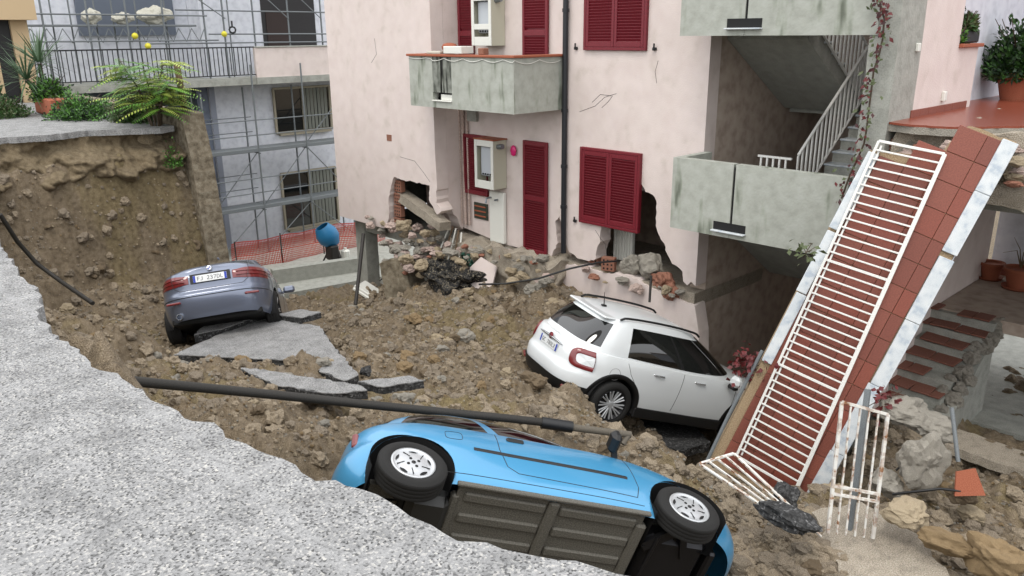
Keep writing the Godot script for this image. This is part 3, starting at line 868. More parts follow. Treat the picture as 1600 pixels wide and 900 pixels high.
	# terrace floor, broken along the street side
	var tp := PackedVector2Array([Vector2(-3.95, -10.2), Vector2(-3.6, -10.08), Vector2(-3.2, -10.15), Vector2(-2.95, -10.4), Vector2(-2.6, -10.85), Vector2(-2.3, -10.9), Vector2(-1.9, -10.75), Vector2(5, -10.8), Vector2(5, -16.2), Vector2(-4.3, -16.2), Vector2(-4.3, -13.05), Vector2(-3.95, -13.05)])
	b = MB.new()
	b.ext(flat(ragged(tp, .09, .03, 0, 6)), .565, .59, FLAT)
	var tf := setting("terrace", b, M.tile_wet, "wet red tiled terrace with a broken edge")
	b = MB.new()
	b.ext(flat(ragged(tp, .12, .04, 0, 6)), .48, .564, FLAT)
	part("screed", b, M.stone_grey, tf)
	b = MB.new()
	rough_block(b, Vector3(-3.93, -.35, -13.0), Vector3(4, .47, -10.35), .14, 71, .09)
	part("fill", b, M.rubble, tf)
	b = MB.new()
	b.span(Vector3(-3.93, -.45, -10.9), Vector3(4.5, -.2, -16.2))
	part("deck_slab", b, M.concrete, tf)

	# lower flat on the right: floor, wall and window under the terrace
	b = MB.new()
	b.span(Vector3(-3.97, -2.65, -13.0), Vector3(4, -2.46, -15.8))
	var lf := setting("lower_terrace", b, M.beige, "brown tiled lower terrace under the deck")
	b = MB.new()
	b.span(Vector3(-3.97, -2.46, -15.8), Vector3(4, -.45, -15.6))
	b.span(Vector3(-2.3, -4.2, -13.0), Vector3(4, -2.65, -13.25))
	part("back_wall", b, M.white_wall, lf)
	b = MB.new()
	b.span(Vector3(-3.95, -2.46, -15.6), Vector3(4, -2.33, -15.58))
	part("skirting", b, M.tile, lf)
	b = MB.new()
	for q in [[-2.92, -1.2, .09, 1.1], [-1.6, -1.2, .09, 1.1]]: b.box(Vector3(q[0], q[1], -15.56), Vector3(q[2], q[3], .08))
	b.box(Vector3(-2.26, -1.73, -15.56), Vector3(1.32, .1, .1))
	part("window_frame", b, M.white_enamel, lf)
	b = MB.new()
	b.box(Vector3(-2.26, -1.15, -15.57), Vector3(1.3, 1.05, .03))
	part("window_pane", b, M.glass_dark, lf)
	# court beyond the broken steps
	b = MB.new()
	b.span(Vector3(-3.9, -4.15, -12.5), Vector3(4, -3.93, -18))
	setting("court", b, M.concrete, "pale concrete court beyond the broken steps")

# ---------------------------------------------------------------- fallen footbridge and its railings
func make_walkway():
	var bs := Basis(Vector3(.84, -.359, -.406), Vector3(.218, .91, -.354), Vector3(.497, .209, .842)).orthonormalized()
	var w := thing("fallen_footbridge", "fallen footbridge slab paved with red tiles and edged in white marble", "footbridge", Transform3D(bs, Vector3(-2.456, .496, -9.914)))
	# local: x to the right edge at 0, y up the slope, z out of the deck
	var b := MB.new()
	var pl := PackedVector2Array([Vector2(-1.31, -4.72), Vector2(-.02, -4.72), Vector2(-.02, .0), Vector2(-.52, -.02), Vector2(-.6, -.36), Vector2(-.85, -.5), Vector2(-1.31, -.64)])
	b.ext(ragged(pl, .09, .02, 2, 6), -.24, -.022)
	part("deck", b, M.mortar, w)
	b = MB.new()
	b.span(Vector3(-.012, -4.70, -.24), Vector3(-.004, -.02, -.03))
	part("edge_render", b, M.white_wall, w)
	var cols := [[-.165, -.305], [-.31, -.61], [-.615, -.915], [-.92, -1.205]]
	var vm := []
	for q in 3:
		var m: StandardMaterial3D = M.tile.duplicate()
		m.albedo_color = [Color(1, 1, 1), Color(.93, .92, .92), Color(1.0, .95, .93)][q]
		vm.append(m)
	for c in cols.size():
		var x0: float = cols[c][0]; var x1: float = cols[c][1]
		var tm := []
		for q in 3:
			var t := MB.new()
			t.cbox(Vector3.ZERO, Vector3(x0 - x1, .3, .02), .003)
			tm.append(t.mesh(vm[q]))
		for r in 15:
			var y := -.05 - .15 - r * .306
			if c >= 1 and y > -.2 - .12 * c: 
				if c > 1 and y > -.25 - .14 * c: continue
			if y < -4.6: continue
			part("floor_tile", tm[rng.randi() % 3], null, w, Transform3D(Basis(Vector3(1, 0, 0), rng.randf_range(-.006, .006)) * Basis(Vector3(0, 1, 0), rng.randf_range(-.006, .006)), Vector3((x0 + x1) / 2, y, -.010 + rng.randf_range(-.002, .002))))
	# marble copings in lengths; one joint is chipped open
	for seg in [[-.165, 0.0, -.02, -.62], [-.165, 0.0, -.625, -1.34], [-.165, 0.0, -1.40, -2.18], [-.165, 0.0, -2.185, -3.0], [-.165, 0.0, -3.005, -3.9], [-.165, 0.0, -3.905, -4.71], [-1.33, -1.21, -.67, -1.6], [-1.33, -1.21, -1.63, -2.4], [-1.33, -1.21, -2.405, -3.3]]:
		b = MB.new()
		b.cbox(Vector3((seg[0] + seg[1]) / 2, (seg[2] + seg[3]) / 2, .002), Vector3(seg[1] - seg[0], seg[2] - seg[3], .034), .005)
		part("marble_coping", b, M.marble, w, Transform3D(Basis(Vector3(0, 0, 1), rng.randf_range(-.006, .006)), Vector3.ZERO))
	b = MB.new()
	b.tube([Vector3(-1.36, -3.2, -.02), Vector3(-1.36, -4.1, -.03), Vector3(-1.34, -4.8, .0)], .022, 8)
	part("edge_pipe", b, M.galv, w)
	# white railing that folded flat onto the deck
	var r := thing("white_railing", "long white metal railing lying flat on the tilted red footbridge", "railing", Transform3D(bs, Vector3(-2.456, .496, -9.914)))
	var TL := Vector3(-1.29, -.53, .045); var TR := Vector3(-.62, -.40, .06); var BR := Vector3(-.32, -4.50, .10); var BL := Vector3(-1.08, -4.46, .07)
	b = MB.new()
	b.beam(TL, BL, .028, .028, Vector3(0, 0, 1), .004)
	part("bottom_rail", b, M.white_metal, r)
	b = MB.new()
	b.beam(TR, BR, .045, .022, Vector3(0, 0, 1), .004)
	part("top_rail", b, M.white_metal, r)
	b = MB.new()
	b.beam(TL + Vector3(.05, -.03, -.02), BL + Vector3(.05, .03, -.02), .02, .012, Vector3(0, 0, 1))
	part("lower_flat", b, M.white_metal, r)
	for q in 40:
		var f := q / 39.0
		b = MB.new()
		var a := TL.lerp(BL, f); var e := TR.lerp(BR, f)
		b.beam(a, e, .03 if q in [0, 14, 27, 39] else .02, .016, Vector3(0, 0, 1), .003)
		part("bar", b, M.white_metal, r)
	# shorter length of railing bent over at the foot
	r = thing("bent_railing", "short bent white railing section on gravel at the foot of the footbridge", "railing")
	var A := Vector3(-3.85, -2.46, -6.30); var B2 := Vector3(-3.70, -2.44, -6.69); var C2 := Vector3(-3.00, -2.72, -6.61); var D2 := Vector3(-3.07, -2.75, -6.44)
	for q in 5:
		var f := q / 4.0
		b = MB.new()
		b.beam(A.lerp(B2, f), D2.lerp(C2, f), .03 if q in [0, 4] else .018, .02, Vector3.UP, .003)
		part("bar" if q in [1, 2, 3] else "rail", b, M.rusty_white, r)
	for e in [[A, B2], [D2, C2]]:
		b = MB.new()
		b.beam(e[0], e[1], .03, .022, Vector3.UP, .003)
		part("end_bar", b, M.rusty_white, r)
	r = thing("railing_offcut", "short white railing offcut poking from gravel beside the black asphalt lump", "railing")
	for q in 3:
		b = MB.new()
		b.beam(Vector3(-2.98, -2.70, -6.56) + Vector3(.035 * q, 0, .02 * q), Vector3(-2.70, -2.79, -6.51) + Vector3(.035 * q, 0, .02 * q), .02, .018, Vector3.UP, .003)
		part("bar", b, M.rusty_white, r)
	# rusty white gate leaning upright
	r = thing("rusty_gate", "rust-spotted white metal gate standing upright in the rubble", "gate")
	var g0 := Vector3(-2.86, -1.73, -7.13); var g1 := Vector3(-2.53, -1.85, -7.42); var g2 := Vector3(-2.38, -2.98, -7.06); var g3 := Vector3(-2.69, -2.92, -6.76)
	var nn := (g1 - g0).cross(g3 - g0).normalized()
	for q in 6:
		var f := q / 5.0
		b = MB.new()
		b.beam(g0.lerp(g1, f), g3.lerp(g2, f), .032 if q in [0, 5] else .018, .03 if q in [0, 5] else .018, nn, .003)
		part("stile" if q in [0, 5] else "bar", b, M.rusty_white, r)
	for f in [0.0, .64, .70]:
		b = MB.new()
		b.beam(g0.lerp(g3, f), g1.lerp(g2, f), .03, .03, nn, .003)
		part("cross_bar", b, M.rusty_white, r)
	b = MB.new()
	b.beam(Vector3(-2.80, -1.72, -7.57), Vector3(-2.63, -3.08, -7.13), .05, .05, Vector3.RIGHT, .004)
	solo("steel_post", b, M.galv, "blue-grey square steel post standing just behind the rusty white gate", "post")

# ---------------------------------------------------------------- broken garden steps and debris at the right
func make_steps():
	var st := thing("broken_steps", "collapsed flight of red tiled concrete steps with a ragged right edge", "steps")
	for q in 8:
		var y := -2.46 - .165 * q; var z := -13.0 + .27 * q
		var tilt := Basis(Vector3(0, 0, 1), rng.randf_range(-.03, .02) - .012 * q) * Basis(Vector3(1, 0, 0), rng.randf_range(-.03, .05))
		var b := MB.new()
		var x1 := -3.12 + rng.randf_range(-.08, .06) - .02 * q
		rough_block(b, Vector3(-.55, -.32, -.16), Vector3(x1 + 3.65, -.03, .12), .012, 300 + q, .09)
		part("step", b, M.concrete, st, Transform3D(tilt, Vector3(-3.65, y, z)))
		var x := -4.2
		while x < x1 - .1:
			var wd := minf(rng.randf_range(.22, .36), x1 - x)
			b = MB.new()
			b.cbox(Vector3.ZERO, Vector3(wd - .008, .025, .33), .006)
			if rng.randf() > .08 + .02 * q:
				part("tread_tile", b, M.tile_old, st, Transform3D(tilt * Basis(Vector3(0, 0, 1), rng.randf_range(-.05, .05)) * Basis(Vector3(0, 1, 0), rng.randf_range(-.05, .05) * (q + 1) * .4), Vector3(-3.65, y, z) + tilt * Vector3(x + wd / 2 + 3.65, rng.randf_range(-.006, .012), .0)))
			x += wd
		for k in 5:
			part("edge_stone", rocks[rng.randi() % 6], M.stone_grey, st, Transform3D(Basis.from_euler(Vector3(rng.randf() * 6, rng.randf() * 6, 0)).scaled(Vector3.ONE * rng.randf_range(.12, .24)), Vector3(x1 + rng.randf_range(-.08, .1), y - .12 + rng.randf_range(-.1, .08), z + rng.randf_range(-.14, .14))))
	var s := MB.new()
	s.ext(PackedVector2Array([Vector2(13.0, -2.7), Vector2(13.0, -4.2), Vector2(10.7, -4.2), Vector2(10.9, -3.85)]), -3.2, -3.08, SIDE)
	part("string_wall", s, M.concrete, st)
	# big pieces at the foot
	for p in [[Vector3(-2.45, -2.69, -8.32), Vector3(.52, .62, .42), "stone_grey", "large tilted concrete boulder beside the rusty gate"], [Vector3(-2.92, -2.48, -8.99), Vector3(.6, .3, .5), "stone_grey", "flat concrete chunk at the foot of the broken steps"], [Vector3(-2.56, -2.51, -8.89), Vector3(.55, .3, .4), "stone_grey", "pale concrete chunk just above the large boulder"], [Vector3(-2.68, -2.95, -8.11), Vector3(.4, .3, .35), "stone_grey", "grey chunk right behind the rusty gate bars"], [Vector3(-2.17, -2.68, -7.26), Vector3(.45, .22, .4), "stone", "flat pale stone right of the foot of the gate"], [Vector3(-1.78, -2.79, -7.16), Vector3(.5, .2, .24), "stone_ochre", "long brown rock in the right foreground"], [Vector3(-1.37, -2.74, -7.16), Vector3(.55, .4, .34), "stone_ochre", "ochre boulder at the bottom right corner"], [Vector3(-2.01, -2.84, -8.25), Vector3(.28, .2, .26), "stone_dark", "rounded brown stone right of the red tile shard"]]:
		solo("boulder", rocks[rng.randi() % 6], M[p[2]], p[3], "rock", Transform3D(Basis.from_euler(Vector3(.3, rng.randf() * 6, .2)).scaled(p[1]), p[0]))
	var sh := MB.new()
	sh.ext(PackedVector2Array([Vector2(-.14, -.12), Vector2(.15, -.1), Vector2(.06, .16), Vector2(-.12, .12)]), -.012, .012)
	solo("tile_shard", sh, M.terracotta, "orange-red tile shard standing up in the earth at right", "tile", Transform3D(Basis(Vector3.UP, .7) * Basis(Vector3.RIGHT, -.4), Vector3(-1.92, -2.65, -8.13)))
	var fl := MB.new()
	fl.ext(ragged(PackedVector2Array([Vector2(-.9, -.35), Vector2(.2, -.5), Vector2(.9, -.2), Vector2(.7, .35), Vector2(-.3, .45), Vector2(-.95, .2)]), .1, .04), -.09, 0, FLAT)
	solo("concrete_slab", fl, M.rubble, "broken pale concrete slab on the gravel below the gate", "slab", Transform3D(Basis(Vector3.UP, -.7) * Basis(Vector3.RIGHT, .12), Vector3(-2.14, -3.02, -6.88)))
	var fs := MB.new()
	fs.ext(ragged(PackedVector2Array([Vector2(-.6, -.3), Vector2(.5, -.35), Vector2(.7, .2), Vector2(-.5, .3)]), .1, .03), -.12, 0, FLAT)
	solo("concrete_slab", fs, M.rubble, "thick concrete kerb slab lying before the court at right", "slab", Transform3D(Basis(Vector3.UP, .2) * Basis(Vector3.FORWARD, .1), Vector3(-2.35, -3.60, -11.07)))
	var po := MB.new()
	po.tube([Vector3(-2.31, -2.10, -8.58), Vector3(-2.12, -2.59, -8.41)], .022, 8)
	solo("steel_rod", po, M.galv, "grey steel rod standing before the string wall of the broken steps", "rod")
	for q in [[Vector3(-2.73, -2.98, -8.50), Vector3(-2.39, -2.39, -8.82), "thin bent rod across the chunks behind the gate"], [Vector3(-2.55, -3.10, -8.79), Vector3(-2.65, -2.49, -8.96), "short upright rod stuck in the large boulder"]]:
		var rr := MB.new()
		rr.tube([q[0], q[1]], .012, 6)
		solo("steel_rod", rr, M.dark_steel, q[2], "rod")
	var hs2 := MB.new()
	hs2.tube([Vector3(-2.49, -2.85, -7.76), Vector3(-2.29, -2.74, -7.78), Vector3(-2.11, -2.69, -7.92), Vector3(-1.93, -2.72, -8.09)], .014, 6)
	solo("garden_hose", hs2, M.black_plastic, "black garden hose on the earth left of the tile shard", "hose")
	# pots on the lower terrace
	for q in [[Vector3(-3.85, -2.46, -15.2), .2, "wide terracotta pot with saucer against the lower terrace wall"], [Vector3(-3.35, -2.46, -14.9), .24, "tall terracotta pot with a dry plant at the right edge"]]:
		var t := thing("plant_pot", q[2], "plant pot", T(q[0]))
		var b := MB.new()
		var r: float = q[1]
		b.lathe([Vector2(r * .62, .03), Vector2(r * .9, r * 1.25), Vector2(r * 1.03, r * 1.27), Vector2(r * 1.03, r * 1.5), Vector2(r * .9, r * 1.5), Vector2(r * .85, r * 1.3), Vector2(0, r * 1.3)], 28, Transform3D())
		part("pot", b, M.terracotta, t)
		b = MB.new()
		b.lathe([Vector2(0, .002), Vector2(r * .9, .002), Vector2(r * 1.0, .05), Vector2(r * .94, .05), Vector2(r * .8, .03), Vector2(0, .03)], 28, Transform3D())
		part("saucer", b, M.terracotta, t)
		if r > .22:
			b = MB.new()
			for k in 5: b.tube([Vector3(0, .36, 0), Vector3(.1 * cos(k * 1.3), .65, .1 * sin(k * 1.3)), Vector3(.3 * cos(k * 1.3), .8 - .1 * (k % 3), .3 * sin(k * 1.3))], [.012, .008, .003], 6)
			part("stems", b, M.dry_leaf, t)

# ---------------------------------------------------------------- plants
func leaf_shape(b: MB, at: Vector3, dir: Vector3, up: Vector3, l: float, w: float, bend := .15):     # one pointed leaf of four faces
	dir = dir.normalized()
	var side := dir.cross(up).normalized()
	var nn := side.cross(dir)
	var m := at + dir * l * .5 + nn * l * bend * .5
	var e := at + dir * l - nn * l * bend * .4
	b.tri(at, m - side * w, m + nn * -.02 * l); b.tri(at, m + nn * -.02 * l, m + side * w)
	b.tri(m - side * w, e, m + nn * -.02 * l); b.tri(m + nn * -.02 * l, e, m + side * w)

func bush(called: String, label: String, at: Vector3, size: Vector3, n: int, leaf: float, mats: Array, category := "shrub", group := ""):
	var t := thing(called, label, category, T(at), group)
	var f := noise(called.hash() % 1000 + n, 1.2, FastNoiseLite.TYPE_SIMPLEX_SMOOTH, 2)
	var bl := []
	for m in mats: bl.append(MB.new())
	for q in n:
		var d := Vector3(rng.randfn(), absf(rng.randfn()) * .9, rng.randfn()).normalized()
		var rad := pow(rng.randf(), .4) * (.75 + .5 * f.get_noise_3d(d.x * 1.5, d.y * 1.5, d.z * 1.5))
		var p := d * rad * size * .5
		p.y = absf(p.y) * 2.0 * .8
		var dir := (d + Vector3(rng.randfn(), rng.randfn() + .3, rng.randfn()) * .6).normalized()
		var k := rng.randi() % mats.size()
		leaf_shape(bl[k], p, dir, Vector3(rng.randfn(), 1, rng.randfn()).normalized(), leaf * rng.randf_range(.6, 1.3), leaf * rng.randf_range(.18, .3))
	for k in mats.size(): part("foliage", bl[k], mats[k], t)
	var s := MB.new()
	for q in 7:
		var a := TAU * q / 7.0
		s.tube([Vector3(0, 0, 0), Vector3(cos(a) * size.x * .15, size.y * .4, sin(a) * size.z * .15), Vector3(cos(a) * size.x * .35, size.y * .7, sin(a) * size.z * .35)], [.02, .012, .005], 5)
	part("stems", s, M.bark, t)
	return t

func make_plants():
	for q in [["leaf_a", Color(.17, .30, .10)], ["leaf_b", Color(.30, .48, .17)], ["leaf_c", Color(.43, .60, .22)], ["leaf_y", Color(.60, .66, .30)], ["leaf_dark", Color(.11, .19, .10)], ["leaf_olive", Color(.27, .31, .18)], ["leaf_red", Color(.34, .08, .09)], ["leaf_red2", Color(.22, .06, .07)], ["dry_leaf", Color(.36, .30, .2)], ["bark", Color(.27, .22, .16)], ["yucca", Color(.27, .36, .25)]]:
		var m := plain(q[1], .55)
		if q[0] != "bark":
			m.backlight_enabled = true
			m.backlight = q[1] * .5
		M[q[0]] = m
	# tree-of-heaven sapling: long feathered leaves arching from a few stems
	var t := thing("feather_leaf_sapling", "bright green sapling with long feathered leaves growing over the bank edge", "sapling", T(Vector3(-16.3, .02, -6.15)))
	var stem := MB.new()
	var bl := [MB.new(), MB.new(), MB.new()]
	for s in 14:
		var a := s * 2.4
		var top := Vector3(cos(a) * rng.randf_range(.15, .75), rng.randf_range(.4, 1.35), sin(a) * rng.randf_range(.15, .8) * .8)
		stem.tube([Vector3(cos(a) * .05, -.2, sin(a) * .05), top * .5 + Vector3(0, .1, 0), top], [.02, .014, .006], 6)
		for fr in 14:
			var b0 := top * rng.randf_range(.55, 1.0)
			var an := rng.randf() * TAU
			var out := Vector3(cos(an), rng.randf_range(.05, .6), sin(an)).normalized()
			var ln := rng.randf_range(.45, .85)
			var pts := []
			for k in 15:
				var f := k / 14.0
				pts.append(b0 + out * ln * f + Vector3(0, -.38 * ln * f * f, 0))
			stem.tube([pts[0], pts[5], pts[10], pts[14]], [.006, .005, .004, .002], 4, false)
			var mk := rng.randi() % 3
			if out.y > .4: mk = 2
			for k in range(2, 15):
				var d: Vector3 = (pts[k] - pts[k - 1]).normalized()
				var sd := d.cross(Vector3.UP).normalized()
				var ll := .115 * sin(PI * (k + 2) / 18.0) + .025
				for sg in [-1.0, 1.0]: leaf_shape(bl[mk], pts[k], sd * sg + d * .35 + Vector3(0, -.25, 0), Vector3.UP, ll, ll * .14, .1)
	part("stems", stem, M.bark, t)
	for k in 3: part("foliage", bl[k], [M.leaf_b, M.leaf_c, M.leaf_y][k], t)
	# strap-leaved yucca
	t = thing("yucca", "tall spiky yucca with narrow leaves left of the feathered sapling", "plant", T(Vector3(-21.0, .35, -5.5)))
	var yb := MB.new(); var ys := MB.new()
	for hd in [Vector3(0, .75, 0), Vector3(.1, .4, .35)]:
		for q in 90:
			var d := Vector3(rng.randfn(), rng.randf_range(-.35, 1.3), rng.randfn()).normalized()
			var l := rng.randf_range(.7, 1.1)
			var p: Vector3 = hd + d * .05
			var sd := d.cross(Vector3.UP + Vector3(.01, 0, 0)).normalized() * .016
			var m := p + d * l * .5; var e := p + d * l - Vector3(0, .1 * l, 0)
			yb.quad(p - sd * .6, p + sd * .6, m + sd, m - sd); yb.tri(m - sd, m + sd, e)
		ys.tube([Vector3(0, -.3, 0), hd * .6, hd], [.06, .05, .05], 8)
	part("leaves", yb, M.yucca, t); part("trunk", ys, M.bark, t)
	# shrubs along the verge
	var spots := [[Vector3(-19.0, -.05, -5.6), Vector3(2.3, .75, 1.5), 5200, .075, ["leaf_a", "leaf_b", "leaf_dark"], "low dense green shrub spreading on the verge below the planter"],
		[Vector3(-20.8, -.05, -4.5), Vector3(2.2, .7, 1.5), 4200, .07, ["leaf_olive", "leaf_a"], "olive brown ground shrub at the left end of the verge"],
		[Vector3(-17.5, -.05, -6.1), Vector3(1.7, .8, 1.0), 3600, .075, ["leaf_a", "leaf_olive"], "small shrub under the left side of the feathered sapling"],
		[Vector3(-20.6, .3, -5.5), Vector3(1.5, .8, 1.0), 3400, .075, ["leaf_b", "leaf_dark"], "round leafy shrub in the terracotta planter under the yucca"],
		[Vector3(-22.6, .0, -4.7), Vector3(1.3, 1.0, 1.0), 1800, .1, ["leaf_dark", "leaf_a"], "dark shrub at the left border before the beige gateway"],
		[Vector3(-15.75, -.75, -6.15), Vector3(.5, .7, .4), 420, .06, ["leaf_a", "leaf_b"], "green creeper hanging down the corner of the concrete wall end"]]
	for s in spots:
		var ms := []
		for k in s[4]: ms.append(M[k])
		bush("verge_shrub", s[5], s[0], s[1], s[2], s[3], ms)
	var pb := MB.new()
	pb.cbox(Vector3(-20.4, .2, -5.5), Vector3(1.2, .36, .5), .03)
	solo("terracotta_planter", pb, M.terracotta, "long terracotta planter trough behind the low shrub", "planter")
	# red creeper down the green-grey pillar and along the footbridge edge
	t = thing("red_creeper", "red-leaved creeper hanging down the green-grey pillar", "climbing plant")
	var vb := [MB.new(), MB.new(), MB.new()]
	var vs := MB.new()
	var path := [Vector3(-4.23, 2.13, -10.08), Vector3(-4.17, 1.92, -10.08), Vector3(-4.11, 1.78, -10.08), Vector3(-4.10, 1.56, -10.08), Vector3(-4.12, 1.38, -10.08), Vector3(-4.16, 1.19, -10.08), Vector3(-4.16, 0.97, -10.08), Vector3(-4.16, 0.74, -10.08), Vector3(-4.16, 0.51, -10.08), Vector3(-4.17, 0.32, -10.08), Vector3(-4.23, 0.12, -10.08), Vector3(-4.30, -0.09, -10.08), Vector3(-4.37, -0.39, -10.08)]
	vs.tube(path, .012, 5)
	for q in path.size() - 1:
		for k in (24 if q < 3 else 13):
			var p: Vector3 = path[q].lerp(path[q + 1], rng.randf()) + Vector3(rng.randfn() * .055, rng.randfn() * .05, absf(rng.randfn()) * .05)
			leaf_shape(vb[rng.randi() % 3], p, Vector3(rng.randfn(), -.8, absf(rng.randfn())), Vector3(rng.randfn(), .3, 1).normalized(), rng.randf_range(.05, .1), .022)
	part("stem", vs, M.bark, t)
	for k in 3: part("foliage", vb[k], [M.leaf_red, M.leaf_red2, M.leaf_olive][k], t)
	for q in [[Vector3(-4.40, -2.17, -8.21), 90, .22, "dark red creeper clump between the white car mirror and the footbridge"], [Vector3(-3.84, -0.63, -8.12), 26, .14, "sparse creeper sprig on the left marble edge of the footbridge"], [Vector3(-2.82, -1.99, -8.11), 30, .14, "red leaves behind the top of the rusty gate"], [Vector3(-4.50, -2.06, -8.15), 30, .12, "few red leaves near the roof of the white car"]]:
		var c := thing("red_creeper", q[3], "climbing plant", T(q[0]))
		var cb := MB.new(); var cs := MB.new()
		for k in q[1]:
			var p: Vector3 = Vector3(rng.randfn(), rng.randfn(), rng.randfn()) * q[2] * .5
			leaf_shape(cb, p, Vector3(rng.randfn(), -.5, rng.randfn()), Vector3(rng.randfn(), 1, rng.randfn()).normalized(), rng.randf_range(.06, .11), .028)
		for k in 5: cs.tube([Vector3.ZERO, Vector3(rng.randfn(), rng.randfn(), rng.randfn()) * q[2] * .6], .005, 4)
		part("foliage", cb, M.leaf_red if q[1] > 28 else M.leaf_olive, c); part("stems", cs, M.bark, c)
	# terrace plants
	bush("oleander", "dense dark green oleander bush in a terracotta pot on the terrace", Vector3(-3.85, .9, -14.7), Vector3(1.2, 1.3, 1.1), 3200, .11, [M.leaf_dark, M.leaf_a])
	var pot := MB.new()
	pot.lathe([Vector2(.17, 0), Vector2(.25, .32), Vector2(.28, .34), Vector2(.28, .42), Vector2(.24, .42), Vector2(.2, .36), Vector2(0, .36)], 24, Transform3D())
	solo("plant_pot", pot, M.terracotta, "terracotta pot under the oleander on the terrace", "plant pot", T(Vector3(-3.85, .59, -14.7)))
	bush("window_box_plant", "thin green plants in the dark window box above the terrace", Vector3(-4.05, 1.62, -12.7), Vector3(.3, .4, .7), 300, .09, [M.leaf_a, M.leaf_olive])
	var wb := MB.new()
	wb.cbox(Vector3(-4.05, 1.56, -12.72), Vector3(.2, .17, .6), .02)
	solo("window_box", wb, M.black_iron, "dark window box on the sill above the terrace", "planter")
	bush("sill_cactus", "small round green plant on the left end of the window sill", Vector3(-4.0, 1.48, -12.32), Vector3(.22, .3, .22), 160, .07, [M.leaf_b, M.leaf_dark])

# ---------------------------------------------------------------- white house under scaffolding, far left
func window_two(parent: Node, x: float, z0: float, z1: float, y0: float, y1: float):
	var w := Node3D.new()
	w.name = "window"
	parent.add_child(w, true)
	var b := MB.new()
	b.box(Vector3(x + .01, (y0 + y1) / 2, (z0 + z1) / 2), Vector3(.02, y1 - y0, z1 - z0))
	part("pane", b, M.glass_dark, w)
	b = MB.new()
	var zm := (z0 + z1) / 2
	for z in [z0, zm, z1]: b.cbox(Vector3(x + .05, (y0 + y1) / 2, z), Vector3(.08, y1 - y0, .09), .01)
	for y in [y0, y1]: b.cbox(Vector3(x + .05, y, zm), Vector3(.078, .08, z1 - z0), .01)
	b.cbox(Vector3(x + .08, y0 - .07, zm), Vector3(.2, .06, z1 - z0 + .2), .01)
	part("frame", b, M.beige_paint, w)
	b = MB.new()
	var rows := [PackedVector3Array(), PackedVector3Array()]
	for q in 40:
		var z := lerpf(zm - .06, z1 + .08 if z1 < zm else z1 - .08, q / 39.0)
		var o := .018 * sin(q * 1.1)
		rows[0].append(Vector3(x + .024 + o * .3, y0 + .05, z)); rows[1].append(Vector3(x + .024 + o * .3, y1 - .05, z))
	b.grid(rows)
	part("curtain", b, M.curtain, w)

